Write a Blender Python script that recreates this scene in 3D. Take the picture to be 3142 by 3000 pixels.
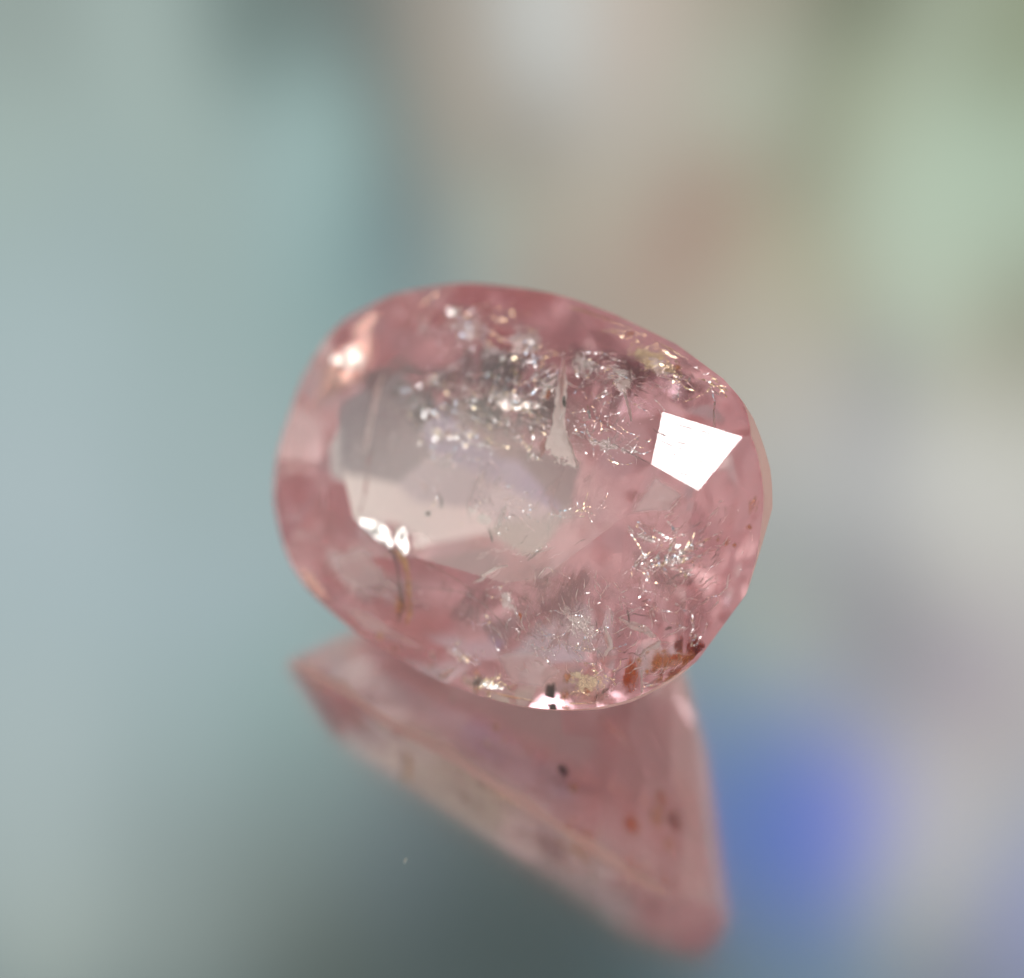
import bpy, math, random
from mathutils import Vector, Matrix, noise

# ------------------------------------------------------------------ scene, units
scene = bpy.context.scene
for o in list(bpy.data.objects):
    bpy.data.objects.remove(o)
scene.unit_settings.system = 'METRIC'
scene.unit_settings.scale_length = 0.01          # one unit is one centimetre
COL = scene.collection

# ------------------------------------------------------------------ camera
CAM = Vector((0.0258, -2.5025, 1.7906))
FWD = Vector((0.0, 0.86524, -0.50135)).normalized()
UPV = Vector((-0.01202, 0.50132, 0.86518))
cam_data = bpy.data.cameras.new('camera')
cam = bpy.data.objects.new('camera', cam_data)
COL.objects.link(cam)
right = FWD.cross(UPV).normalized()
up = right.cross(FWD)
m = Matrix((right, up, -FWD)).transposed().to_4x4()
m.translation = CAM
cam.matrix_world = m
cam_data.sensor_fit = 'HORIZONTAL'
cam_data.sensor_width = 36.0
cam_data.lens = 59.27
cam_data.clip_start = 0.01
cam_data.clip_end = 400.0
cam_data.dof.use_dof = True
cam_data.dof.focus_distance = 2.69
cam_data.dof.aperture_fstop = 0.40
cam_data.dof.aperture_blades = 0
scene.camera = cam

# ------------------------------------------------------------------ render / exposure
scene.render.engine = 'CYCLES'
cy = scene.cycles
cy.max_bounces = 26
cy.transmission_bounces = 24
cy.glossy_bounces = 14
cy.diffuse_bounces = 4
cy.transparent_max_bounces = 24
cy.volume_bounces = 4
cy.caustics_reflective = True
cy.caustics_refractive = True
cy.blur_glossy = 0.0
cy.sample_clamp_direct = 0.0
cy.sample_clamp_indirect = 12.0
cy.use_denoising = True
cy.use_adaptive_sampling = True
cy.adaptive_threshold = 0.01
scene.view_settings.view_transform = 'Standard'
scene.view_settings.look = 'None'
scene.view_settings.exposure = 0.0
scene.view_settings.gamma = 1.0

# ------------------------------------------------------------------ surroundings (seen only in the mirror and in the stone)
# soft out-of-focus patches of the surroundings: one row of linear colours per elevation (12 to 48 degrees), azimuth -26 to 26
ROWS = [
    [(.332,.401,.383),(.328,.397,.376),(.323,.388,.366),(.314,.376,.353),(.306,.363,.341),(.301,.357,.334),(.307,.364,.341),(.336,.403,.379),(.335,.406,.383),(.258,.318,.299),(.186,.231,.216),(.178,.205,.191),(.204,.211,.193),(.305,.288,.257),(.395,.369,.332),(.498,.486,.457),(.541,.52,.486),(.525,.472,.419),(.463,.41,.35),(.373,.331,.267),(.314,.29,.228),(.198,.207,.152),(.205,.22,.162),(.305,.336,.255),(.31,.343,.252),(.288,.32,.225),(.296,.331,.234),(.319,.359,.263),(.343,.386,.292),(.362,.404,.314),(.376,.414,.33)],
    [(.336,.408,.39),(.334,.405,.384),(.329,.397,.375),(.32,.384,.361),(.307,.364,.341),(.298,.352,.329),(.3,.354,.332),(.352,.423,.399),(.356,.429,.405),(.223,.28,.263),(.138,.181,.168),(.147,.174,.162),(.149,.157,.145),(.325,.294,.258),(.398,.358,.315),(.563,.568,.55),(.592,.59,.569),(.548,.476,.418),(.505,.438,.377),(.361,.314,.251),(.341,.306,.242),(.18,.19,.137),(.193,.208,.152),(.348,.385,.298),(.3,.333,.239),(.265,.294,.196),(.286,.322,.223),(.323,.367,.269),(.352,.4,.304),(.371,.417,.326),(.383,.424,.339)],
    [(.342,.416,.4),(.342,.416,.397),(.341,.415,.392),(.34,.411,.387),(.334,.403,.377),(.322,.385,.36),(.318,.38,.356),(.356,.43,.405),(.355,.432,.407),(.23,.293,.274),(.136,.182,.169),(.189,.242,.229),(.157,.173,.161),(.333,.302,.264),(.407,.358,.309),(.565,.57,.552),(.597,.607,.592),(.539,.474,.419),(.515,.458,.398),(.432,.436,.36),(.422,.444,.363),(.321,.347,.263),(.389,.431,.319),(.381,.427,.325),(.311,.351,.253),(.287,.325,.225),(.324,.377,.274),(.356,.415,.313),(.374,.43,.333),(.385,.434,.343),(.393,.434,.351)],
    [(.348,.425,.411),(.35,.428,.411),(.353,.432,.412),(.36,.44,.415),(.371,.455,.425),(.379,.465,.433),(.377,.463,.431),(.361,.444,.418),(.363,.449,.42),(.346,.433,.407),(.33,.444,.431),(.369,.511,.495),(.214,.287,.277),(.266,.267,.238),(.421,.352,.289),(.309,.264,.227),(.401,.371,.338),(.478,.446,.407),(.473,.447,.396),(.499,.556,.467),(.444,.495,.407),(.346,.374,.281),(.407,.452,.337),(.467,.558,.436),(.459,.57,.451),(.441,.551,.436),(.418,.513,.402),(.403,.479,.374),(.397,.457,.361),(.398,.445,.357),(.402,.44,.36)],
    [(.353,.433,.423),(.356,.437,.425),(.36,.442,.428),(.364,.449,.43),(.37,.455,.432),(.371,.457,.433),(.356,.442,.431),(.349,.435,.426),(.352,.439,.419),(.347,.441,.426),(.352,.464,.458),(.35,.481,.467),(.248,.345,.334),(.235,.244,.223),(.337,.313,.267),(.272,.239,.201),(.354,.318,.268),(.446,.418,.351),(.43,.392,.321),(.38,.27,.213),(.301,.254,.194),(.262,.265,.2),(.403,.457,.36),(.476,.577,.461),(.464,.572,.455),(.445,.547,.435),(.431,.522,.413),(.409,.478,.379),(.398,.449,.359),(.402,.439,.358),(.409,.438,.364)],
    [(.359,.44,.436),(.362,.445,.44),(.365,.45,.445),(.367,.453,.448),(.364,.451,.448),(.351,.437,.438),(.342,.427,.43),(.343,.429,.429),(.345,.43,.415),(.343,.431,.417),(.332,.444,.445),(.308,.423,.421),(.182,.266,.281),(.166,.215,.22),(.366,.412,.364),(.441,.469,.384),(.47,.423,.341),(.458,.404,.326),(.385,.271,.218),(.357,.223,.175),(.438,.366,.271),(.423,.398,.294),(.445,.497,.396),(.471,.552,.448),(.452,.536,.427),(.428,.51,.404),(.379,.436,.342),(.357,.393,.309),(.376,.403,.324),(.399,.421,.348),(.416,.434,.368)],
    [(.365,.447,.448),(.369,.453,.456),(.373,.459,.463),(.378,.466,.472),(.383,.474,.483),(.387,.479,.49),(.381,.472,.482),(.357,.447,.45),(.337,.429,.424),(.332,.427,.422),(.307,.415,.413),(.269,.38,.38),(.208,.309,.321),(.201,.263,.276),(.332,.383,.368),(.381,.348,.304),(.381,.309,.267),(.423,.347,.287),(.412,.277,.223),(.432,.348,.278),(.466,.422,.327),(.433,.407,.293),(.411,.4,.286),(.516,.586,.465),(.497,.561,.445),(.299,.307,.228),(.243,.245,.175),(.299,.303,.232),(.367,.373,.305),(.411,.418,.355),(.433,.439,.382)],
    [(.371,.453,.46),(.377,.461,.47),(.383,.468,.479),(.387,.475,.486),(.39,.48,.493),(.392,.484,.496),(.39,.482,.494),(.364,.456,.463),(.335,.43,.43),(.331,.427,.426),(.308,.411,.408),(.279,.391,.386),(.246,.349,.352),(.233,.305,.31),(.3,.338,.325),(.36,.322,.287),(.372,.304,.266),(.396,.322,.273),(.424,.338,.276),(.448,.395,.32),(.467,.425,.349),(.486,.442,.376),(.405,.383,.329),(.3,.305,.277),(.413,.408,.329),(.405,.382,.293),(.329,.319,.248),(.374,.366,.301),(.428,.423,.363),(.455,.452,.398),(.463,.462,.413)],
    [(.377,.458,.47),(.386,.467,.482),(.394,.476,.493),(.401,.483,.502),(.404,.486,.505),(.398,.482,.5),(.376,.463,.476),(.364,.452,.462),(.359,.447,.456),(.338,.432,.434),(.316,.413,.412),(.282,.383,.382),(.263,.355,.354),(.265,.331,.326),(.3,.329,.309),(.336,.326,.292),(.36,.324,.284),(.387,.338,.291),(.423,.37,.315),(.458,.413,.356),(.496,.451,.4),(.511,.463,.415),(.477,.443,.426),(.363,.349,.364),(.461,.449,.411),(.495,.48,.417),(.511,.499,.439),(.537,.528,.474),(.529,.52,.47),(.513,.505,.461),(.497,.489,.451)],
    [(.381,.46,.475),(.391,.471,.489),(.401,.481,.502),(.41,.489,.513),(.416,.493,.518),(.416,.494,.518),(.393,.475,.494),(.365,.452,.462),(.358,.445,.454),(.351,.438,.444),(.338,.426,.43),(.309,.395,.395),(.29,.36,.353),(.294,.33,.308),(.305,.312,.276),(.308,.308,.267),(.313,.311,.269),(.34,.329,.289),(.4,.377,.34),(.449,.426,.392),(.483,.461,.433),(.501,.485,.463),(.477,.469,.47),(.458,.452,.47),(.62,.611,.587),(.689,.68,.646),(.622,.614,.569),(.605,.594,.553),(.577,.565,.527),(.543,.531,.497),(.513,.502,.474)],
    [(.38,.459,.474),(.39,.47,.489),(.399,.479,.501),(.406,.486,.51),(.412,.491,.516),(.413,.491,.516),(.399,.48,.502),(.36,.445,.455),(.351,.436,.442),(.351,.436,.443),(.348,.433,.441),(.332,.41,.414),(.308,.359,.348),(.303,.317,.284),(.305,.306,.265),(.305,.305,.263),(.305,.306,.263),(.313,.314,.276),(.359,.359,.335),(.403,.403,.388),(.427,.429,.419),(.475,.481,.466),(.521,.53,.507),(.493,.493,.481),(.536,.527,.512),(.585,.57,.537),(.601,.585,.553),(.591,.575,.546),(.561,.544,.518),(.53,.512,.491),(.503,.487,.472)],
    [(.377,.455,.469),(.386,.465,.482),(.392,.473,.493),(.393,.477,.5),(.391,.477,.502),(.389,.476,.501),(.387,.474,.499),(.37,.455,.477),(.363,.448,.47),(.362,.446,.468),(.354,.439,.457),(.335,.414,.423),(.306,.358,.351),(.293,.312,.285),(.299,.303,.266),(.302,.304,.263),(.301,.304,.265),(.301,.31,.281),(.326,.343,.331),(.346,.367,.358),(.33,.346,.344),(.278,.289,.309),(.285,.29,.311),(.279,.272,.294),(.373,.363,.368),(.511,.491,.455),(.527,.502,.472),(.5,.473,.461),(.497,.471,.462),(.489,.466,.459),(.476,.456,.454)],
    [(.375,.449,.46),(.385,.461,.474),(.391,.469,.484),(.392,.473,.492),(.39,.475,.497),(.388,.475,.499),(.384,.47,.495),(.37,.455,.484),(.371,.455,.488),(.366,.452,.482),(.344,.434,.452),(.319,.406,.414),(.286,.35,.35),(.255,.293,.285),(.242,.274,.266),(.236,.27,.264),(.239,.271,.266),(.253,.285,.283),(.284,.324,.328),(.308,.357,.344),(.355,.401,.353),(.42,.451,.367),(.363,.367,.332),(.304,.298,.296),(.247,.235,.261),(.313,.286,.326),(.407,.367,.4),(.467,.434,.437),(.464,.432,.434),(.456,.428,.433),(.447,.425,.436)],
    [(.373,.444,.452),(.386,.459,.469),(.397,.471,.481),(.402,.477,.487),(.403,.478,.488),(.395,.472,.484),(.362,.447,.458),(.345,.433,.445),(.333,.428,.438),(.304,.41,.407),(.298,.404,.399),(.293,.393,.39),(.266,.339,.339),(.229,.273,.273),(.223,.262,.262),(.223,.262,.262),(.223,.262,.262),(.226,.266,.273),(.243,.297,.323),(.244,.316,.328),(.244,.321,.318),(.358,.42,.36),(.415,.45,.383),(.311,.315,.316),(.291,.278,.281),(.321,.273,.329),(.342,.28,.349),(.433,.381,.384),(.443,.405,.405),(.43,.407,.421),(.421,.407,.432)],
    [(.366,.434,.438),(.382,.453,.458),(.395,.468,.476),(.403,.477,.486),(.405,.479,.489),(.397,.471,.481),(.345,.431,.436),(.338,.427,.431),(.32,.415,.416),(.293,.401,.393),(.29,.397,.389),(.277,.373,.367),(.24,.311,.31),(.202,.247,.249),(.2,.239,.24),(.206,.244,.245),(.203,.241,.244),(.197,.238,.257),(.202,.26,.328),(.2,.274,.353),(.19,.27,.353),(.165,.242,.4),(.197,.256,.444),(.329,.351,.426),(.434,.427,.393),(.509,.482,.43),(.499,.455,.418),(.461,.426,.405),(.406,.404,.427),(.392,.398,.438),(.391,.394,.444)],
    [(.352,.416,.415),(.373,.44,.44),(.384,.452,.454),(.387,.457,.46),(.386,.457,.461),(.354,.423,.427),(.312,.382,.383),(.315,.393,.395),(.294,.372,.372),(.243,.314,.31),(.232,.299,.295),(.226,.291,.288),(.191,.243,.246),(.154,.193,.198),(.136,.171,.172),(.13,.165,.165),(.131,.166,.168),(.141,.179,.197),(.157,.211,.318),(.146,.219,.399),(.125,.209,.399),(.116,.203,.392),(.105,.174,.545),(.127,.176,.695),(.314,.321,.64),(.497,.47,.571),(.564,.536,.498),(.403,.423,.456),(.352,.384,.453),(.351,.374,.463),(.356,.371,.466)],
    [(.319,.378,.374),(.361,.424,.419),(.381,.448,.446),(.385,.453,.453),(.382,.449,.449),(.324,.384,.382),(.276,.33,.328),(.273,.326,.324),(.248,.305,.301),(.222,.281,.278),(.219,.279,.275),(.191,.242,.244),(.145,.181,.193),(.132,.166,.177),(.126,.159,.162),(.127,.161,.162),(.127,.161,.163),(.126,.162,.181),(.129,.178,.288),(.126,.193,.406),(.114,.187,.457),(.097,.166,.512),(.087,.149,.589),(.132,.18,.645),(.25,.276,.63),(.446,.44,.543),(.56,.54,.479),(.377,.384,.5),(.28,.3,.517),(.29,.31,.507),(.313,.331,.488)],
    [(.241,.293,.293),(.305,.359,.349),(.371,.427,.406),(.386,.443,.419),(.377,.435,.414),(.321,.375,.362),(.273,.324,.315),(.254,.303,.294),(.213,.254,.242),(.199,.239,.227),(.185,.226,.219),(.143,.178,.188),(.133,.166,.181),(.118,.148,.159),(.086,.11,.112),(.09,.115,.116),(.091,.116,.119),(.085,.111,.124),(.094,.13,.181),(.114,.168,.293),(.128,.198,.385),(.13,.206,.412),(.117,.186,.482),(.121,.177,.575),(.311,.346,.463),(.453,.468,.386),(.421,.426,.374),(.286,.301,.397),(.266,.286,.482),(.274,.293,.485),(.292,.309,.471)],
    [(.193,.243,.25),(.211,.262,.265),(.335,.386,.362),(.383,.434,.399),(.363,.413,.381),(.283,.33,.311),(.263,.31,.291),(.254,.299,.281),(.201,.239,.224),(.173,.206,.192),(.119,.143,.129),(.108,.132,.124),(.105,.131,.135),(.072,.093,.093),(.065,.084,.083),(.066,.085,.082),(.062,.079,.074),(.062,.08,.075),(.067,.096,.095),(.076,.113,.118),(.127,.177,.204),(.154,.211,.232),(.149,.211,.272),(.132,.219,.308),(.149,.236,.298),(.233,.281,.306),(.171,.196,.239),(.157,.181,.233),(.193,.216,.288),(.241,.261,.366),(.272,.29,.405)],
    [(.189,.239,.247),(.192,.242,.248),(.222,.269,.267),(.216,.259,.254),(.178,.218,.22),(.185,.225,.225),(.224,.266,.254),(.193,.23,.22),(.124,.152,.149),(.104,.126,.118),(.091,.11,.096),(.089,.109,.097),(.081,.102,.1),(.075,.096,.096),(.07,.091,.09),(.067,.086,.084),(.065,.083,.079),(.066,.085,.083),(.065,.095,.089),(.065,.1,.092),(.094,.135,.134),(.148,.202,.207),(.153,.212,.233),(.142,.22,.278),(.146,.229,.291),(.177,.238,.293),(.182,.216,.267),(.179,.205,.258),(.196,.221,.281),(.227,.249,.323),(.256,.277,.362)],
    [(.17,.214,.22),(.15,.188,.192),(.133,.165,.168),(.145,.18,.184),(.154,.191,.196),(.144,.179,.183),(.11,.137,.139),(.1,.125,.127),(.099,.124,.126),(.098,.122,.123),(.09,.112,.109),(.08,.101,.099),(.077,.098,.098),(.076,.098,.098),(.076,.097,.097),(.073,.094,.095),(.072,.093,.095),(.072,.093,.095),(.072,.094,.096),(.073,.103,.103),(.09,.127,.133),(.123,.17,.189),(.144,.199,.237),(.155,.218,.275),(.168,.232,.299),(.186,.241,.307),(.2,.242,.305),(.209,.242,.304),(.221,.249,.314),(.237,.263,.334),(.255,.278,.356)],
]  # last rows pass out of view, darkened to dim the stone's reflected crown
world = bpy.data.worlds.new('World')
scene.world = world
world.use_nodes = True
nt = world.node_tree
nt.nodes.clear()
N = nt.nodes.new
L = nt.links.new
tc = N('ShaderNodeTexCoord')
nrm = N('ShaderNodeVectorMath'); nrm.operation = 'NORMALIZE'
L(tc.outputs['Generated'], nrm.inputs[0])
wob = N('ShaderNodeTexNoise'); wob.inputs['Scale'].default_value = 9.0; wob.inputs['Detail'].default_value = 2.0
L(nrm.outputs[0], wob.inputs['Vector'])
wsub = N('ShaderNodeVectorMath'); wsub.operation = 'MULTIPLY_ADD'
wsub.inputs[1].default_value = (0.02, 0.02, 0.02)
wsub.inputs[2].default_value = (-0.01, -0.01, -0.01)
L(wob.outputs['Color'], wsub.inputs[0])
wadd = N('ShaderNodeVectorMath'); wadd.operation = 'ADD'
L(nrm.outputs[0], wadd.inputs[0]); L(wsub.outputs[0], wadd.inputs[1])
dirn = N('ShaderNodeVectorMath'); dirn.operation = 'NORMALIZE'
L(wadd.outputs[0], dirn.inputs[0])
sep = N('ShaderNodeSeparateXYZ'); L(dirn.outputs[0], sep.inputs[0])
az = N('ShaderNodeMath'); az.operation = 'ARCTAN2'
L(sep.outputs['X'], az.inputs[0]); L(sep.outputs['Y'], az.inputs[1])
el = N('ShaderNodeMath'); el.operation = 'ARCSINE'; L(sep.outputs['Z'], el.inputs[0])
azf = N('ShaderNodeMapRange'); azf.inputs['From Min'].default_value = math.radians(-26); azf.inputs['From Max'].default_value = math.radians(26)
L(az.outputs[0], azf.inputs['Value'])
E0, E1 = 12.0, 48.0
prev = None
for k, row in enumerate(ROWS):
    rp = N('ShaderNodeValToRGB'); rp.color_ramp.interpolation = 'CARDINAL'
    ee = rp.color_ramp.elements
    for j, c in enumerate(row):
        pos = j / (len(row) - 1)
        if j == 0: e = ee[0]; e.position = 0.0
        elif j == len(row) - 1: e = ee[len(ee) - 1]; e.position = 1.0
        else: e = ee.new(pos)
        e.color = (c[0], c[1], c[2], 1)
    L(azf.outputs['Result'], rp.inputs['Fac'])
    if prev is None:
        prev = rp.outputs['Color']; continue
    st = (E1 - E0) / (len(ROWS) - 1)
    f = N('ShaderNodeMapRange')
    f.inputs['From Min'].default_value = math.radians(E0 + (k - 1) * st)
    f.inputs['From Max'].default_value = math.radians(E0 + k * st)
    L(el.outputs[0], f.inputs['Value'])
    mx = N('ShaderNodeMix'); mx.data_type = 'RGBA'
    L(f.outputs['Result'], mx.inputs['Factor']); L(prev, mx.inputs['A']); L(rp.outputs['Color'], mx.inputs['B'])
    prev = mx.outputs['Result']
# the rest of the surroundings goes on in the same soft colours
big = N('ShaderNodeTexNoise'); big.noise_dimensions = '4D'; big.inputs['W'].default_value = 1.3; big.inputs['Scale'].default_value = 2.3; big.inputs['Detail'].default_value = 2.5
L(nrm.outputs[0], big.inputs['Vector'])
ramp = N('ShaderNodeValToRGB')
els = ramp.color_ramp.elements
els[0].position = 0.30; els[0].color = (0.05, 0.055, 0.055, 1)
els[1].position = 0.72; els[1].color = (0.78, 0.77, 0.71, 1)
for p, c in ((0.42, (0.20, 0.23, 0.23, 1)), (0.52, (0.42, 0.44, 0.40, 1)), (0.60, (0.54, 0.51, 0.45, 1))):
    e = els.new(p); e.color = c
L(big.outputs['Fac'], ramp.inputs['Fac'])
cdot = N('ShaderNodeVectorMath'); cdot.operation = 'DOT_PRODUCT'
cdot.inputs[1].default_value = (0.0, 0.8652, 0.5013)
L(nrm.outputs[0], cdot.inputs[0])
mr = N('ShaderNodeMapRange'); mr.interpolation_type = 'SMOOTHSTEP'
mr.inputs['From Min'].default_value = 0.80; mr.inputs['From Max'].default_value = 0.915
L(cdot.outputs['Value'], mr.inputs['Value'])
mix = N('ShaderNodeMix'); mix.data_type = 'RGBA'
L(mr.outputs['Result'], mix.inputs['Factor'])
# unseen part dimmed overhead and raised lower down, to shape the stone's light
ovh = N('ShaderNodeMapRange'); ovh.interpolation_type = 'SMOOTHSTEP'
ovh.inputs['From Min'].default_value = math.radians(36); ovh.inputs['From Max'].default_value = math.radians(54)
ovh.inputs['To Min'].default_value = 1.4; ovh.inputs['To Max'].default_value = 0.38
L(el.outputs[0], ovh.inputs['Value'])
rsc = N('ShaderNodeVectorMath'); rsc.operation = 'SCALE'
L(ramp.outputs['Color'], rsc.inputs[0]); L(ovh.outputs['Result'], rsc.inputs['Scale'])
L(rsc.outputs[0], mix.inputs['A'])
L(prev, mix.inputs['B'])
bg = N('ShaderNodeBackground'); bg.inputs['Strength'].default_value = 1.1
L(mix.outputs['Result'], bg.inputs['Color'])
wo = N('ShaderNodeOutputWorld')
L(bg.outputs[0], wo.inputs['Surface'])
world.cycles.sampling_method = 'MANUAL'
world.cycles.sample_map_resolution = 512

# ------------------------------------------------------------------ where the stone stands
STONE_Z = 0.35028
ROT = Matrix(((0.76907, 0.35200, -0.53351), (-0.63655, 0.49720, -0.58957), (0.05773, 0.79302, 0.60645)))
def to_world(p):
    return ROT @ Vector(p) + Vector((0, 0, STONE_Z))

# ------------------------------------------------------------------ lamps
def area_lamp(name, direction, dist, size, radiance, color=(1, 1, 1), origin=(0.2, -0.15, 0.45)):
    d = Vector(direction).normalized()
    ld = bpy.data.lights.new(name, 'AREA')
    ld.shape = 'DISK'
    ld.size = size
    ld.energy = radiance * math.pi * math.pi * (size / 2) ** 2      # watts for that radiance
    ld.color = color
    lo = bpy.data.objects.new(name, ld)
    COL.objects.link(lo)
    lo.location = Vector(origin) + d * dist
    lo.rotation_euler = (-d).to_track_quat('-Z', 'Y').to_euler()
    return lo
area_lamp('key_lamp', (-0.4111, -0.2634, 0.8727), 12.0, 2.0, 20.0, (1.0, 0.985, 0.97), (0.24, -0.2, 0.48))
area_lamp('table_haze_lamp', (-0.8971, -0.1238, 0.4242), 14.0, 3.3, 1.6, (1.0, 0.97, 0.84), (0, 0, 0.42))  # unseen lamp added to lay a pale haze on the table facet

# ------------------------------------------------------------------ helpers
def mesh_obj(name, verts, faces, mat, parent=None, smooth=False, **props):
    me = bpy.data.meshes.new(name)
    me.from_pydata([tuple(v) for v in verts], [], faces)
    me.update()
    if smooth:
        me.polygons.foreach_set('use_smooth', [True] * len(me.polygons))
    o = bpy.data.objects.new(name, me)
    COL.objects.link(o)
    if mat: me.materials.append(mat)
    if parent is not None: o.parent = parent
    for k, v in props.items(): o[k] = v
    return o

def new_mat(name):
    mt = bpy.data.materials.new(name)
    mt.use_nodes = True
    mt.node_tree.nodes.clear()
    return mt, mt.node_tree.nodes.new, mt.node_tree.links.new

# ------------------------------------------------------------------ mirror
mt, n, l = new_mat('mirror_glass')
gl = n('ShaderNodeBsdfGlossy'); gl.inputs['Color'].default_value = (0.91, 0.925, 0.92, 1); gl.inputs['Roughness'].default_value = 0.125
out = n('ShaderNodeOutputMaterial'); l(gl.outputs[0], out.inputs['Surface'])
M_MIRROR = mt
S = 15.0; H = 0.3; B = 0.06
mv = [(-S, -S, -H), (S, -S, -H), (S, S, -H), (-S, S, -H), (-S, -S, -B), (S, -S, -B), (S, S, -B), (-S, S, -B),
      (-S + B, -S + B, 0), (S - B, -S + B, 0), (S - B, S - B, 0), (-S + B, S - B, 0)]
mf = [(3, 2, 1, 0), (8, 9, 10, 11)] + [(i, (i + 1) % 4, 4 + (i + 1) % 4, 4 + i) for i in range(4)] + \
     [(4 + i, 4 + (i + 1) % 4, 8 + (i + 1) % 4, 8 + i) for i in range(4)]
mesh_obj('mirror', mv, mf, M_MIRROR, kind='structure')

# ------------------------------------------------------------------ stone: solid cut by facet planes
#PLANES-BEGIN
OUTLINE = [(-165, 1.004), (-173, 1.008), (-179, 1.012), (170, 1.024), (160, 1.030), (148, 1.004), (133, .988), (116, .990), (94, 1.002),
           (71, .996), (55, .996), (41, 1.006), (31, 1.018), (25, 1.018), (17, 1.010), (9, 1.002), (0, 1.002), (-9, 1.002), (-18, 1.0),
           (-28, 1.004), (-39, 1.004), (-51, 1.006), (-65, 1.01), (-84, 1.014), (-105, .996), (-126, .992), (-140, 1.002), (-153, .996)]
OUTLINE.sort()
def outline_r(a):
    a = math.degrees(a)
    while a > 180: a -= 360
    while a < -180: a += 360
    pts = [(OUTLINE[-1][0] - 360, OUTLINE[-1][1])] + OUTLINE + [(OUTLINE[0][0] + 360, OUTLINE[0][1])]
    k = 1.0
    for (a0, k0), (a1, k1) in zip(pts, pts[1:]):
        if a0 <= a <= a1:
            t = (a - a0) / (a1 - a0 + 1e-9); t = t * t * (3 - 2 * t)
            k = k0 + (k1 - k0) * t
            break
    k *= 1 - .022 * math.exp(-((a - 13) / 20) ** 2)
    a = math.radians(a); p = 2.47
    return k * (abs(math.cos(a) / .5) ** p + abs(math.sin(a) / .3413) ** p) ** (-1 / p)
RING = [(outline_r(math.radians(i * 3)) * math.cos(math.radians(i * 3)), outline_r(math.radians(i * 3)) * math.sin(math.radians(i * 3))) for i in range(120)]
def support(a):
    c, s = math.cos(a), math.sin(a)
    return max(x * c + y * s for x, y in RING)
TABLE_Z = 0.075
def dip(a):                            # the girdle runs lower round the right hand corner
    ad = math.degrees(a)
    while ad > 180: ad -= 360
    return .060 * math.exp(-((ad - 13) / 22) ** 2)
TABLE = [(.319, .109), (.309, .018), (.205, -.121), (.068, -.183), (-.205, -.146), (-.323, -.017), (-.239, .120), (.113, .169)]
PLANES = [((0, 0, 1), TABLE_Z)]        # (outward normal, offset)
def slope_plane(a, r0, z0, r1, z1):
    """facet facing azimuth a, through distance r0 at height z0 and r1 at height z1"""
    nx, nz = -(z1 - z0), (r1 - r0)
    if nx < 0: nx, nz = -nx, -nz
    q = math.hypot(nx, nz); nx /= q; nz /= q
    PLANES.append(((nx * math.cos(a), nx * math.sin(a), nz), nx * r0 + nz * z0))
def plane3(p, q, r):
    ux, uy, uz = (q[k] - p[k] for k in range(3)); vx, vy, vz = (r[k] - p[k] for k in range(3))
    n_ = (uy * vz - uz * vy, uz * vx - ux * vz, ux * vy - uy * vx)
    s_ = math.sqrt(sum(c * c for c in n_)) * (1 if n_[2] > 0 else -1)
    n_ = tuple(c / s_ for c in n_)
    PLANES.append((n_, sum(n_[k] * p[k] for k in range(3))))
def rim(ad, z):
    a = math.radians(ad); r_ = outline_r(a)
    return (r_ * math.cos(a), r_ * math.sin(a), z)
nT = len(TABLE)
for i in range(nT):                    # star facets along the table edges
    (x0, y0), (x1, y1) = TABLE[i], TABLE[(i + 1) % nT]
    if i == 7:
        plane3((x0, y0, TABLE_Z), (x1, y1, TABLE_Z), (.2972, .1944, .0642)); continue
    a = math.atan2(-(x1 - x0), (y1 - y0)) + math.pi   # outward of a clockwise polygon
    r0 = x0 * math.cos(a) + y0 * math.sin(a)
    if r0 < 0: a += math.pi; r0 = -r0
    slope_plane(a, r0, TABLE_Z, r0 + .1, TABLE_Z - .1 * math.tan(math.radians(11)))
for i in range(nT):                    # kite facets from the table corners
    (xp, yp), (x0, y0), (x1, y1) = TABLE[i - 1], TABLE[i], TABLE[(i + 1) % nT]
    e0 = math.atan2(-(y0 - yp), (x0 - xp)); 
    n0 = (yp - y0, x0 - xp); n1 = (y0 - y1, x1 - x0)
    q0 = math.hypot(*n0); q1 = math.hypot(*n1)
    nx, ny = n0[0] / q0 + n1[0] / q1, n0[1] / q0 + n1[1] / q1
    a = math.atan2(ny, nx)
    r0 = x0 * math.cos(a) + y0 * math.sin(a)
    if r0 < 0: a += math.pi; r0 = -r0
    if i == 0: a = math.radians(39)
    r0 = x0 * math.cos(a) + y0 * math.sin(a)
    if i == 0:
        plane3((x0, y0, TABLE_Z), (.2972, .1944, .0642), (.4030, .0837, .0605)); continue
    h = support(a)
    slope_plane(a, r0, TABLE_Z, h, .040 if i == 7 else .020)
UPPER = [(i * 18 + 5) for i in range(20)]
UPPER = [a for a in UPPER if not (a < 80 or a > 360)]
for i, ad in enumerate(UPPER):         # upper girdle facets
    a = math.radians(ad)
    h = support(a)
    slope_plane(a, h, .004 - dip(a), h - .06, .030 - .6 * dip(a) + .004 * math.sin(i * 2.3))
plane3((.2972, .1944, .0642), (.4299, .1976, .0334), rim(36, .010 - dip(math.radians(36))))
plane3((.4299, .1976, .0334), (.4030, .0837, .0605), rim(1, .006 - dip(math.radians(1))))
N_CROWN = len(PLANES)
GIRDLE_N = 108
for i in range(GIRDLE_N):              # girdle
    a = 2 * math.pi * i / GIRDLE_N
    PLANES.append(((math.cos(a), math.sin(a), 0), support(a)))
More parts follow.
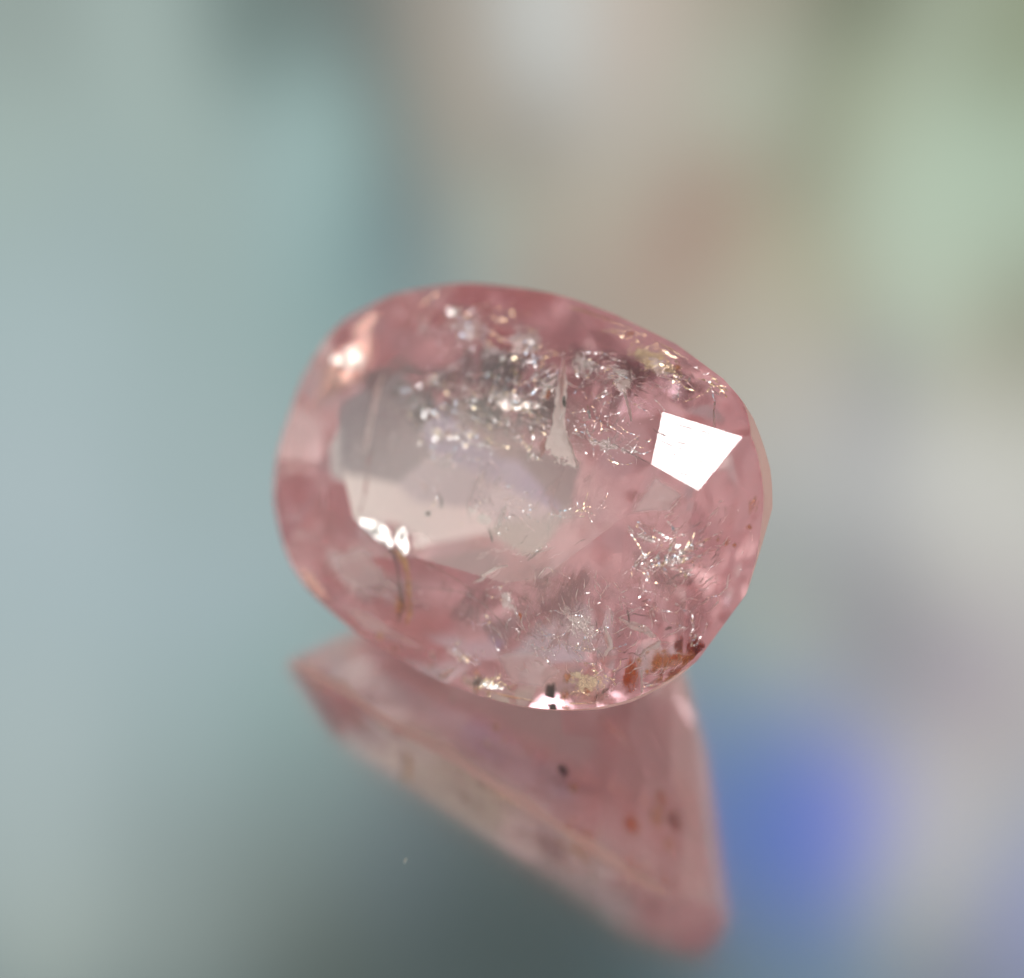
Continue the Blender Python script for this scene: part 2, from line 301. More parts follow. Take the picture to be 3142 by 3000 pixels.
for i in range(28):                    # pavilion steps
    a = math.radians(i * 360 / 28 + 7); h = support(a)
    slope_plane(a, h, -.009 - .003 * math.sin(i * 3.1) - dip(a), h * .80, -.165 - .4 * dip(a))
for i in range(14):
    a = math.radians(i * 360 / 14 + 3); h = support(a)
    slope_plane(a, h * .80, -.165, h * .565, -.31)
for i in range(12):
    a = math.radians(i * 30 + 12); h = support(a)
    slope_plane(a, h * .565, -.31, h * .30, -.435)
for i in range(8):
    a = math.radians(i * 45 + 20); h = support(a)
    slope_plane(a, h * .30, -.435, h * .05, -.505)
PLANES.append(((0, 0, -1), .51))
PLANES.append(((-.05773, -.79302, -.60645), .3495))    # the facet it rests on
def crown_z(x, y):
    z = TABLE_Z
    for (nx, ny, nz), d in PLANES[1:N_CROWN]:
        z = min(z, (d - nx * x - ny * y) / nz)
    return z
#PLANES-END
def cut_solid(planes):
    s = 1.0
    c = [Vector((x, y, z)) for x in (-s, s) for y in (-s, s) for z in (-s, s)]
    faces = [[c[0], c[1], c[3], c[2]], [c[4], c[6], c[7], c[5]], [c[0], c[4], c[5], c[1]],
             [c[2], c[3], c[7], c[6]], [c[0], c[2], c[6], c[4]], [c[1], c[5], c[7], c[3]]]
    for nn, d in planes:
        nn = Vector(nn); q = nn.length; nn = nn / q; d = d / q
        newf, cap = [], []
        for f in faces:
            g = []
            for i, p in enumerate(f):
                r = f[(i + 1) % len(f)]
                dp, dr = nn.dot(p) - d, nn.dot(r) - d
                if dp <= 1e-9: g.append(p)
                if (dp < -1e-9 and dr > 1e-9) or (dp > 1e-9 and dr < -1e-9):
                    x = p.lerp(r, dp / (dp - dr)); g.append(x); cap.append(x)
                elif abs(dp) <= 1e-9: cap.append(p)
            if len(g) >= 3: newf.append(g)
        if len(cap) >= 3:
            cen = sum(cap, Vector()) / len(cap)
            ax = nn.orthogonal().normalized(); ay = nn.cross(ax)
            cap.sort(key=lambda p: math.atan2((p - cen).dot(ay), (p - cen).dot(ax)))
            u = []
            for p in cap:
                if not u or (p - u[-1]).length > 1e-6: u.append(p)
            if len(u) > 1 and (u[0] - u[-1]).length < 1e-6: u.pop()
            if len(u) >= 3: newf.append(u)
        faces = newf
    verts, idx, out = [], {}, []
    for f in faces:
        ids = []
        for p in f:
            k = (round(p.x * 2e5), round(p.y * 2e5), round(p.z * 2e5))
            if k not in idx: idx[k] = len(verts); verts.append(p.copy())
            if not ids or ids[-1] != idx[k]: ids.append(idx[k])
        if ids[0] == ids[-1]: ids.pop()
        if len(set(ids)) >= 3: out.append(ids)
    return verts, out

mt, n, l = new_mat('pink_gem')
tcn = n('ShaderNodeTexCoord')
nz = n('ShaderNodeTexNoise'); nz.inputs['Scale'].default_value = 7.0; nz.inputs['Detail'].default_value = 3.0
l(tcn.outputs['Object'], nz.inputs['Vector'])
bp = n('ShaderNodeBump'); bp.inputs['Strength'].default_value = 0.06; bp.inputs['Distance'].default_value = 0.01
l(nz.outputs['Fac'], bp.inputs['Height'])
gs = n('ShaderNodeBsdfGlass'); gs.inputs['IOR'].default_value = 1.66; gs.inputs['Roughness'].default_value = 0.0
gs.inputs['Color'].default_value = (1, 1, 1, 1)
l(bp.outputs[0], gs.inputs['Normal'])
va = n('ShaderNodeVolumeAbsorption'); va.inputs['Color'].default_value = (0.97, 0.30, 0.40, 1); va.inputs['Density'].default_value = 0.84
out = n('ShaderNodeOutputMaterial'); l(gs.outputs[0], out.inputs['Surface']); 
vs_ = n('ShaderNodeVolumeScatter'); vs_.inputs['Color'].default_value = (1.0, 0.74, 0.74, 1); vs_.inputs['Density'].default_value = 0.85; vs_.inputs['Anisotropy'].default_value = 0.2
vadd = n('ShaderNodeAddShader'); l(va.outputs[0], vadd.inputs[0]); l(vs_.outputs[0], vadd.inputs[1]); l(vadd.outputs[0], out.inputs['Volume'])
M_GEM = mt

gem = bpy.data.objects.new('gemstone', None)
COL.objects.link(gem)
gem.location = (0, 0, STONE_Z)
gem.rotation_euler = ROT.to_euler()
gem['label'] = 'pink cushion cut gemstone with many inclusions leaning on the mirror'
gem['category'] = 'gemstone'
gv, gf = cut_solid(PLANES)
body = mesh_obj('stone_body', gv, gf, M_GEM, gem)
mt, n, l = new_mat('frosted_girdle')          # the girdle is left ground, not polished
g1 = n('ShaderNodeBsdfGlass'); g1.inputs['IOR'].default_value = 1.66; g1.inputs['Roughness'].default_value = 0.35; g1.inputs['Color'].default_value = (1, .66, .62, 1)
d1 = n('ShaderNodeBsdfDiffuse'); d1.inputs['Color'].default_value = (.85, .52, .50, 1)
m1 = n('ShaderNodeMixShader'); m1.inputs[0].default_value = .5
l(g1.outputs[0], m1.inputs[1]); l(d1.outputs[0], m1.inputs[2])
out = n('ShaderNodeOutputMaterial'); l(m1.outputs[0], out.inputs['Surface'])
body.data.materials.append(mt)
for pl in body.data.polygons:
    if abs(pl.normal.z) < 0.02: pl.material_index = 1

# inclusion data, plus added sheets and films for highlights and refracted dark
SHEETS = [
    ('glow', [(-0.3866,0.2044,-0.0226), (-0.4151,0.1767,-0.0139), (-0.4572,0.1302,0.0004), (-0.4702,0.0783,0.0140), (-0.4578,-0.0079,0.0169), (-0.3897,0.0201,0.0226), (-0.3249,0.0667,0.0067), (-0.3116,0.1089,-0.0045), (-0.3374,0.1580,-0.0147)]),
    ('core', [(-0.4165,0.1506,0.0047), (-0.3779,0.1458,0.0032), (-0.3410,0.1242,0.0059), (-0.3300,0.0965,0.0119), (-0.3642,0.0886,0.0162), (-0.4236,0.0931,0.0192), (-0.4536,0.1068,0.0180), (-0.4223,0.1211,0.0123)]),
    ('feather', [(0.0441,0.2701,0.0325), (0.0820,0.2314,0.0520), (0.1075,0.1932,0.0523), (0.1192,0.1648,0.0535), (0.1272,0.1391,0.0550), (0.1463,0.1076,0.0555), (0.1705,0.0780,0.0550), (0.2058,0.0506,0.0527), (0.1633,0.0499,0.0591), (0.1313,0.0518,0.0636), (0.1124,0.0738,0.0641), (0.1068,0.1142,0.0607), (0.0975,0.1489,0.0584), (0.0856,0.1723,0.0577), (0.0738,0.2182,0.0546)]),
    ('glow', [(-0.3759,0.2340,-0.0210), (-0.4048,0.2272,-0.0174), (-0.4293,0.1979,-0.0089), (-0.4419,0.1577,0.0015), (-0.4174,0.1503,0.0015), (-0.3927,0.1717,-0.0052), (-0.3761,0.2065,-0.0145)]),
    ('bright', [(-0.2122,-0.1419,0.0448), (-0.1603,-0.1305,0.0343), (-0.1178,-0.1582,0.0310), (-0.1240,-0.1683,0.0334), (-0.1708,-0.1594,0.0402), (-0.1944,-0.1499,0.0428)]),
    ('bright', [(-0.1272,-0.1352,0.0395), (-0.1074,-0.1246,0.0347), (-0.0794,-0.1661,0.0358), (-0.0921,-0.1687,0.0383), (-0.1139,-0.1562,0.0402)]),
    ('soft', [(-0.1018,-0.1274,0.0327), (-0.0620,-0.1207,0.0253), (-0.0391,-0.1303,0.0229), (-0.0535,-0.1527,0.0283), (-0.0784,-0.1593,0.0333)]),
    ('core', [(-0.0437,0.1281,0.0391), (0.0118,0.1378,0.0295), (0.0571,0.1552,0.0206), (0.0712,0.1479,0.0191), (0.0407,0.1225,0.0266), (-0.0094,0.1142,0.0353)]),
    ('bright', [(0.1012,-0.3209,-0.0014), (0.1245,-0.3092,-0.0049), (0.1570,-0.3041,-0.0099), (0.1671,-0.3094,-0.0116), (0.1390,-0.3213,-0.0073), (0.1136,-0.3262,-0.0034)]),
    ('pane', [(0.1163,-0.2627,0.0005), (0.2089,-0.2063,-0.0125), (0.2601,-0.2383,-0.0210), (0.2409,-0.2858,-0.0191), (0.1719,-0.3044,-0.0089)]),
    ('soft', [(0.1751,0.2207,0.0381), (0.2058,0.2270,0.0323), (0.2153,0.2019,0.0357), (0.1960,0.2026,0.0384)]),
    ('soft', [(0.1862,0.2777,-0.0079), (0.2181,0.2790,-0.0159), (0.2454,0.2533,-0.0113), (0.2312,0.2370,-0.0011)]),
    ('bright', [(-0.2321,0.2593,0.0082), (-0.2015,0.2623,0.0025), (-0.1985,0.2513,0.0052), (-0.2163,0.2467,0.0094)]),
    ('soft', [(-0.0603,0.2411,0.0148), (-0.0384,0.2413,0.0115), (-0.0177,0.2021,0.0199), (-0.0382,0.2031,0.0226)]),
    ('rim', [(-0.0226,0.3256,0.0061), (0.0376,0.3299,0.0022), (0.0987,0.3284,-0.0079), (0.1615,0.3187,-0.0193), (0.1631,0.3129,-0.0173), (0.1018,0.3204,-0.0053), (0.0425,0.3227,0.0084), (-0.0182,0.3198,0.0087)]),
    ('rim', [(0.1704,0.3163,-0.0150), (0.2193,0.3095,-0.0180), (0.2635,0.2971,-0.0230), (0.2650,0.2914,-0.0210), (0.2221,0.3017,-0.0153), (0.1743,0.3103,-0.0110)]),
    ('rim', [(0.0670,-0.3357,0.0019), (0.1068,-0.3357,0.0005), (0.1664,-0.3275,0.0016), (0.2166,-0.3166,-0.0021), (0.2611,-0.3032,-0.0088), (0.2601,-0.2999,-0.0086), (0.2150,-0.3116,-0.0018), (0.1659,-0.3220,0.0056), (0.1058,-0.3308,0.0024)]),
    ('rim', [(0.2746,-0.3004,0.0022), (0.3112,-0.2877,0.0027), (0.3517,-0.2676,-0.0051), (0.3507,-0.2643,-0.0048), (0.3099,-0.2836,0.0031), (0.2739,-0.2964,0.0040)]),
    ('frost', [(-0.2518,0.2592,-0.0168), (-0.1621,0.2645,-0.0324), (-0.0998,0.2230,-0.0298), (-0.1440,0.1880,-0.0127), (-0.2200,0.2141,-0.0085)]),
    ('frost', [(-0.1045,0.2689,-0.0074), (-0.0222,0.2789,-0.0223), (0.0304,0.2146,-0.0113), (-0.0144,0.1888,0.0027), (-0.0765,0.2190,0.0030)]),
    ('frost', [(-0.0918,0.1439,0.0410), (-0.0023,0.1605,0.0251), (0.0611,0.1551,0.0157), (0.0310,0.1174,0.0244), (-0.0438,0.1142,0.0366)]),
    ('frost', [(0.0270,0.1867,0.0479), (0.0675,0.2157,0.0367), (0.1004,0.1690,0.0409), (0.0676,0.1325,0.0524)]),
    ('frost', [(0.0575,0.2569,0.0280), (0.0994,0.2573,0.0222), (0.1675,0.2189,0.0240), (0.1235,0.2038,0.0343), (0.0857,0.2100,0.0377)]),
    ('frostgold', [(0.1226,0.3015,-0.0067), (0.2157,0.3033,-0.0294), (0.2672,0.2627,-0.0243), (0.2223,0.2304,-0.0000), (0.1614,0.2539,0.0044)]),
    ('frost', [(0.1322,0.2448,0.0319), (0.2019,0.2472,0.0141), (0.2192,0.2113,0.0253), (0.1624,0.2144,0.0377)]),
    ('frost', [(0.3022,0.0030,0.0540), (0.3341,0.0105,0.0459), (0.3726,0.0027,0.0374), (0.3566,-0.0122,0.0424), (0.3157,-0.0098,0.0519)]),
    ('frost', [(-0.1880,0.0568,0.0283), (-0.1117,0.0652,0.0145), (-0.0675,0.0445,0.0096), (-0.1022,0.0238,0.0178), (-0.1648,0.0340,0.0271)]),
    ('frost', [(-0.2393,0.0993,0.0159), (-0.1738,0.1086,0.0036), (-0.1707,0.0795,0.0064), (-0.2163,0.0658,0.0158)]),
    ('frost', [(-0.0123,-0.0512,0.0635), (0.0634,-0.0499,0.0516), (0.0866,-0.0751,0.0512), (0.0411,-0.0810,0.0590)]),
    ('frost', [(0.1052,-0.1502,0.0351), (0.1356,-0.1350,0.0308), (0.1695,-0.1835,0.0238), (0.1421,-0.2130,0.0272)]),
    ('frost', [(0.2118,-0.1426,0.0180), (0.2921,-0.1297,0.0009), (0.3261,-0.1788,-0.0036), (0.2614,-0.1963,0.0106)]),
    ('frostgold', [(0.2675,-0.2381,0.0129), (0.3429,-0.2161,-0.0019), (0.3629,-0.2491,-0.0071), (0.2911,-0.2841,0.0065)]),
    ('frost', [(0.0195,-0.2870,0.0129), (0.0805,-0.2717,0.0032), (0.0919,-0.2911,0.0009), (0.0463,-0.3022,0.0082)]),
    ('frost', [(0.1435,0.1156,0.0582), (0.2273,0.1320,0.0447), (0.2893,0.1219,0.0371), (0.2316,0.1013,0.0474)]),
    ('pane', [(-0.2860,-0.2199,0.0310), (-0.1831,-0.1773,0.0280), (-0.1229,-0.1955,0.0195), (-0.1020,-0.2268,0.0145), (-0.1576,-0.2566,0.0184), (-0.2384,-0.2530,0.0279)]),
    ('pane', [(-0.2341,-0.2926,0.0095), (-0.1506,-0.2807,0.0209), (-0.0640,-0.2954,0.0053), (0.0166,-0.3016,-0.0091), (-0.0458,-0.3176,0.0016), (-0.1591,-0.3202,0.0045)]),
    ('pane', [(0.3167,0.1073,0.0629), (0.3923,0.0843,0.0490), (0.3760,0.0477,0.0563), (0.3106,0.0217,0.0688)]),
    ('glow', [(-0.3580,-0.2572,0.0030), (-0.3140,-0.2610,0.0077), (-0.2656,-0.2801,0.0004), (-0.2226,-0.3020,-0.0066), (-0.2699,-0.3046,-0.0011), (-0.3202,-0.2851,0.0012)]),
]
VEILS = [
    ('refracted_dark', [(-0.1768,0.2044,0.0424), (-0.0620,0.2349,0.0161), (0.0568,0.2112,-0.0074), (0.1452,0.1599,-0.0227), (0.1712,0.0895,-0.0234), (0.0469,0.0683,0.0043), (-0.0816,0.0662,0.0316), (-0.1730,0.1168,0.0475)]),
    ('refracted_dark', [(-0.2866,0.0862,0.0368), (-0.2302,0.1517,0.0191), (-0.1265,0.1700,-0.0059), (-0.0730,0.0651,-0.0102), (-0.1659,0.0258,0.0139)]),
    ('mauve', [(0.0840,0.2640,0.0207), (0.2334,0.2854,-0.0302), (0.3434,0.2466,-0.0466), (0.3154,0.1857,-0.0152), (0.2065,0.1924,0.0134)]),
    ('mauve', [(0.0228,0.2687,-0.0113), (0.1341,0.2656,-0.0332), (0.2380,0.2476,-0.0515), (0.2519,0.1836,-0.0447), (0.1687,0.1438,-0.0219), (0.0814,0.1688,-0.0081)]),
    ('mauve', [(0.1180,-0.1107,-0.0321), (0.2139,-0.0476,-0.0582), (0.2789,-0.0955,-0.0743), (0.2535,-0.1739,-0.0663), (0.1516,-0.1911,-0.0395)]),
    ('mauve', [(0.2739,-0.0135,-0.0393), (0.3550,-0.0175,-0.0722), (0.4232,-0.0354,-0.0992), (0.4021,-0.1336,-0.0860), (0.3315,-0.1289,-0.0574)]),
    ('rosy', [(0.2264,0.1021,-0.0001), (0.3619,0.0852,-0.0371), (0.4092,0.1083,-0.0511), (0.4584,0.0369,-0.0621), (0.3766,-0.0107,-0.0376), (0.2798,0.0005,-0.0111)]),
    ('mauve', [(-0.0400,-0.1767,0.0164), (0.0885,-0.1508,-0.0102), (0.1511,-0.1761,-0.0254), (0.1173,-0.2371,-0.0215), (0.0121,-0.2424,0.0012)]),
    ('rosy', [(0.0789,0.0686,-0.0646), (0.2203,0.0955,-0.0941), (0.2406,0.0136,-0.0911), (0.1661,-0.0535,-0.0711), (0.0715,-0.0293,-0.0550)]),
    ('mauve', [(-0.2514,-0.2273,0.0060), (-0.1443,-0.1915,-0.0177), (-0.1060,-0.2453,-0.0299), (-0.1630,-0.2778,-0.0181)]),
    ('veil', [(-0.2483,0.2425,-0.0046), (-0.1512,0.2851,-0.0356), (-0.0378,0.2968,-0.0620), (0.0407,0.1972,-0.0526), (-0.0199,0.1597,-0.0305), (-0.1236,0.1275,-0.0008), (-0.1977,0.1716,0.0032)]),
    ('veil', [(-0.2361,0.1413,-0.0084), (-0.0448,0.1917,-0.0539), (0.0299,0.1019,-0.0636), (-0.0713,0.0404,-0.0370), (-0.1670,0.0296,-0.0153)]),
    ('goldveil', [(0.0431,0.2860,0.0056), (0.1206,0.3065,-0.0248), (0.2482,0.2909,-0.0558), (0.3366,0.2424,-0.0627), (0.3103,0.1943,-0.0365), (0.1955,0.2008,-0.0057), (0.1034,0.2093,0.0177)]),
    ('rosy', [(0.2387,-0.0512,0.0008), (0.3584,0.0223,-0.0377), (0.4084,0.0379,-0.0536), (0.4364,-0.0756,-0.0609), (0.3720,-0.1372,-0.0398), (0.2655,-0.1462,-0.0063)]),
    ('rosy', [(0.0974,-0.1313,0.0079), (0.2084,-0.0746,-0.0221), (0.2904,-0.0704,-0.0435), (0.3278,-0.1858,-0.0507), (0.2523,-0.2404,-0.0299), (0.1355,-0.2365,0.0003)]),
    ('veil', [(-0.0766,0.0059,0.0613), (0.0716,0.0346,0.0287), (0.2158,0.0539,-0.0022), (0.2480,-0.0176,-0.0024), (0.1284,-0.0866,0.0280), (-0.0188,-0.0902,0.0582)]),
    ('veil', [(-0.2210,0.0644,0.0494), (-0.0874,0.1152,0.0160), (0.0344,0.0855,-0.0083), (0.0138,-0.0073,0.0038), (-0.1311,-0.0259,0.0371)]),
    ('rosy', [(-0.0739,0.0257,0.0624), (0.0241,0.0474,0.0398), (0.0923,-0.0527,0.0343), (0.0233,-0.0857,0.0519)]),
    ('rosy', [(-0.3167,-0.2106,0.0147), (-0.2178,-0.1671,0.0026), (-0.1165,-0.2020,-0.0188), (-0.0945,-0.2810,-0.0315), (-0.1894,-0.2783,-0.0148), (-0.2728,-0.2618,0.0014)]),
    ('rosy', [(-0.2982,0.2334,0.0158), (-0.2005,0.2787,-0.0168), (-0.0888,0.2953,-0.0451), (-0.1707,0.2333,-0.0116), (-0.2501,0.1877,0.0171)]),
    ('veil', [(0.0981,0.1689,0.0350), (0.2062,0.1925,0.0127), (0.2784,0.1403,0.0023), (0.2383,0.0855,0.0137), (0.1486,0.0843,0.0309)]),
]
RIBBONS = [
    ('crack_line', 'dark', [((-0.1268,-0.1640,0.0549),0.0008), ((-0.1021,-0.1768,0.0531),0.0025), ((-0.0896,-0.1970,0.0454),0.0021), ((-0.0793,-0.2249,0.0346),0.0021), ((-0.0718,-0.2448,0.0269),0.0042), ((-0.0734,-0.2677,0.0184),0.0042), ((-0.0718,-0.2815,0.0131),0.0008)]),
    ('stain_sheet', 'amber', [((-0.1174,-0.1658,0.0408),0.0017), ((-0.0957,-0.1702,0.0405),0.0051), ((-0.0804,-0.1858,0.0346),0.0085), ((-0.0682,-0.2175,0.0223),0.0076), ((-0.0602,-0.2461,0.0113),0.0076), ((-0.0594,-0.2683,0.0030),0.0051), ((-0.0600,-0.2774,-0.0004),0.0008)]),
    ('crack_line', 'thin', [((-0.0568,-0.1660,0.0694),0.0005), ((-0.0126,-0.1689,0.0671),0.0010), ((0.0341,-0.1734,0.0638),0.0010), ((0.0713,-0.1789,0.0606),0.0004)]),
    ('crack_line', 'thin', [((-0.0463,-0.2118,0.0384),0.0005), ((0.0111,-0.1962,0.0423),0.0008), ((0.0717,-0.1872,0.0436),0.0008), ((0.1249,-0.2027,0.0360),0.0008), ((0.1555,-0.2182,0.0292),0.0004)]),
    ('crack_line', 'thin', [((0.2355,0.1213,0.0712),0.0004), ((0.2798,0.1143,0.0712),0.0008), ((0.3175,0.1091,0.0712),0.0004)]),
    ('whisker', 'feather', [((0.3866,-0.1792,0.0041),0.0008), ((0.3921,-0.1626,0.0055),0.0034), ((0.4021,-0.1527,0.0042),0.0051), ((0.4098,-0.1412,0.0039),0.0017)]),
    ('whisker', 'feather', [((0.3988,-0.1960,0.0075),0.0013), ((0.4034,-0.2153,0.0023),0.0021), ((0.4068,-0.2267,-0.0028),0.0021), ((0.4043,-0.2288,-0.0041),0.0008)]),
    ('whisker', 'feather', [((0.0672,-0.1654,0.0421),0.0008), ((0.0832,-0.1541,0.0469),0.0034), ((0.0982,-0.1381,0.0469),0.0034), ((0.1242,-0.1222,0.0468),0.0008)]),
    ('whisker', 'feather', [((0.2007,0.2108,0.0364),0.0008), ((0.2185,0.1931,0.0389),0.0025), ((0.2314,0.1781,0.0404),0.0034), ((0.2424,0.1644,0.0418),0.0008)]),
    ('whisker', 'feather', [((0.3465,0.2387,0.0060),0.0006), ((0.3653,0.2119,0.0238),0.0010), ((0.3905,0.1736,0.0366),0.0013), ((0.3964,0.1573,0.0383),0.0006)]),
    ('whisker', 'feather', [((0.3241,-0.1315,0.0018),0.0008), ((0.3418,-0.1331,-0.0042),0.0042), ((0.3678,-0.1340,-0.0127),0.0068), ((0.3885,-0.1377,-0.0201),0.0025)]),
    ('whisker', 'feather', [((0.3165,-0.1520,0.0214),0.0017), ((0.3251,-0.1673,0.0156),0.0059), ((0.3314,-0.1803,0.0111),0.0068), ((0.3290,-0.1966,0.0088),0.0017)]),
    ('scratch', 'thin', [((0.3059,0.1824,0.0650),0.0003), ((0.3453,0.1836,0.0558),0.0003), ((0.3835,0.1863,0.0466),0.0003)]),
    ('scratch', 'thin', [((0.3416,0.1359,0.0655),0.0003), ((0.3760,0.1375,0.0573),0.0003), ((0.4100,0.1427,0.0486),0.0002)]),
    ('scratch', 'thin', [((0.3622,0.1113,0.0653),0.0002), ((0.3837,0.1120,0.0603),0.0003), ((0.4041,0.1149,0.0551),0.0002)]),
    ('scratch', 'thin', [((0.3140,0.1490,0.0694),0.0002), ((0.3446,0.1481,0.0626),0.0003), ((0.3670,0.1471,0.0576),0.0002)]),
    ('scratch', 'thin', [((0.2949,0.1641,0.0690),0.0004), ((0.3046,0.1606,0.0691),0.0010), ((0.3140,0.1602,0.0673),0.0007), ((0.3261,0.1590,0.0648),0.0003)]),
    ('scratch', 'thin', [((0.3408,0.1560,0.0620),0.0003), ((0.3573,0.1583,0.0578),0.0004), ((0.3756,0.1603,0.0532),0.0003)]),
    ('scratch', 'thin', [((0.3983,0.1996,0.0392),0.0003), ((0.4061,0.1985,0.0384),0.0008), ((0.4126,0.1991,0.0365),0.0003)]),
    ('crack_line', 'dark', [((-0.0587,-0.0513,0.0657),0.0005), ((-0.0443,-0.0612,0.0657),0.0013), ((-0.0403,-0.0742,0.0657),0.0004)]),
    ('crack_line', 'dark', [((0.1120,0.1698,0.0636),0.0017), ((0.1160,0.1604,0.0637),0.0034), ((0.1209,0.1544,0.0637),0.0008)]),
    ('crack_line', 'dark', [((0.0610,-0.0745,0.0563),0.0004), ((0.0727,-0.0847,0.0563),0.0014), ((0.0814,-0.0958,0.0563),0.0005)]),
    ('whisker', 'feather', [((-0.2571,-0.0319,0.0290),0.0025), ((-0.2747,0.0330,0.0290),0.0051), ((-0.2812,0.0712,0.0291),0.0068), ((-0.2833,0.1083,0.0239),0.0025)]),
    ('crack_line', 'rose', [((-0.2179,-0.1339,0.0289),0.0025), ((-0.2264,-0.0922,0.0289),0.0051), ((-0.2405,-0.0519,0.0290),0.0059), ((-0.2481,-0.0193,0.0290),0.0025)]),
]
SPOTS = [
    ('rust', (0.3751,-0.1992,-0.0118), 0.0064, 0.0101),
    ('amber', (0.3841,-0.1847,-0.0067), 0.0064, 0.0074),
    ('amber', (0.4075,-0.1771,-0.0127), 0.0074, 0.0046),
    ('rust', (0.4308,-0.1586,-0.0205), 0.0055, 0.0064),
    ('amber', (0.3913,-0.1649,-0.0052), 0.0055, 0.0055),
    ('amber', (0.3995,-0.1939,-0.0134), 0.0046, 0.0064),
    ('amber', (0.4134,-0.1560,-0.0104), 0.0046, 0.0028),
    ('amber', (0.4375,0.0364,-0.0210), 0.0074, 0.0055),
    ('amber', (0.4274,0.0368,-0.0101), 0.0046, 0.0046),
    ('amber', (0.4465,0.0379,-0.0307), 0.0046, 0.0046),
    ('amber', (0.4581,0.1070,-0.0275), 0.0083, 0.0147),
    ('amber', (0.4607,0.0719,-0.0310), 0.0074, 0.0046),
    ('amber', (0.3153,-0.2558,-0.0115), 0.0147, 0.0110),
    ('amber', (0.2760,-0.2494,-0.0020), 0.0083, 0.0110),
    ('rose', (0.1079,0.0778,0.0469), 0.0083, 0.0165),
    ('rust', (0.0785,0.1646,0.0563), 0.0055, 0.0074),
    ('amber', (-0.0998,0.0520,0.0286), 0.0046, 0.0074),
    ('dark', (-0.0212,0.0921,0.0471), 0.0028, 0.0037),
    ('rust', (0.1697,-0.1872,0.0205), 0.0037, 0.0092),
    ('dark', (-0.0648,-0.0901,0.0564), 0.0055, 0.0037),
    ('amber', (0.2481,0.2736,-0.0131), 0.0092, 0.0074),
    ('amber', (0.1360,0.3072,-0.0165), 0.0110, 0.0055),
    ('dark', (0.2183,-0.2747,-0.0878), 0.0110, 0.0170),
    ('amber', (0.2549,-0.2698,-0.0716), 0.0090, 0.0200),
    ('deeprust', (0.3849,-0.1398,-0.1213), 0.0160, 0.0260),
    ('amber', (0.3704,-0.1754,-0.1101), 0.0160, 0.0280),
    ('amber', (0.4060,-0.1572,-0.0815), 0.0160, 0.0160),
    ('rust', (0.3544,-0.1646,-0.1430), 0.0130, 0.0140),
    ('pale', (-0.0234,-0.2973,-0.0940), 0.0080, 0.0130),
    ('goldglint', (0.0790,-0.3001,-0.0887), 0.0070, 0.0140),
    ('goldglint', (0.1073,-0.3020,-0.0772), 0.0040, 0.0120),
    ('roseglint', (0.1539,-0.2929,-0.0844), 0.0120, 0.0140),
    ('pale', (0.0498,-0.3292,0.0001), 0.0260, 0.0070),
    ('pale', (0.1041,-0.3237,0.0004), 0.0300, 0.0070),
    ('roseglint', (-0.0700,-0.3314,0.0063), 0.0120, 0.0140),
    ('pale', (0.0879,-0.3138,-0.0569), 0.0090, 0.0100),
    ('roseglint', (0.2288,-0.2016,-0.1992), 0.0400, 0.0140),
    ('roseglint', (0.3285,-0.2653,-0.0049), 0.0400, 0.0120),
    ('goldglint', (-0.1043,-0.3182,0.0082), 0.0080, 0.0100),
    ('rust', (0.3471,-0.2023,-0.0711), 0.0120, 0.0340),
    ('amber', (-0.0715,-0.2513,0.0263), 0.0160, 0.0180),
]
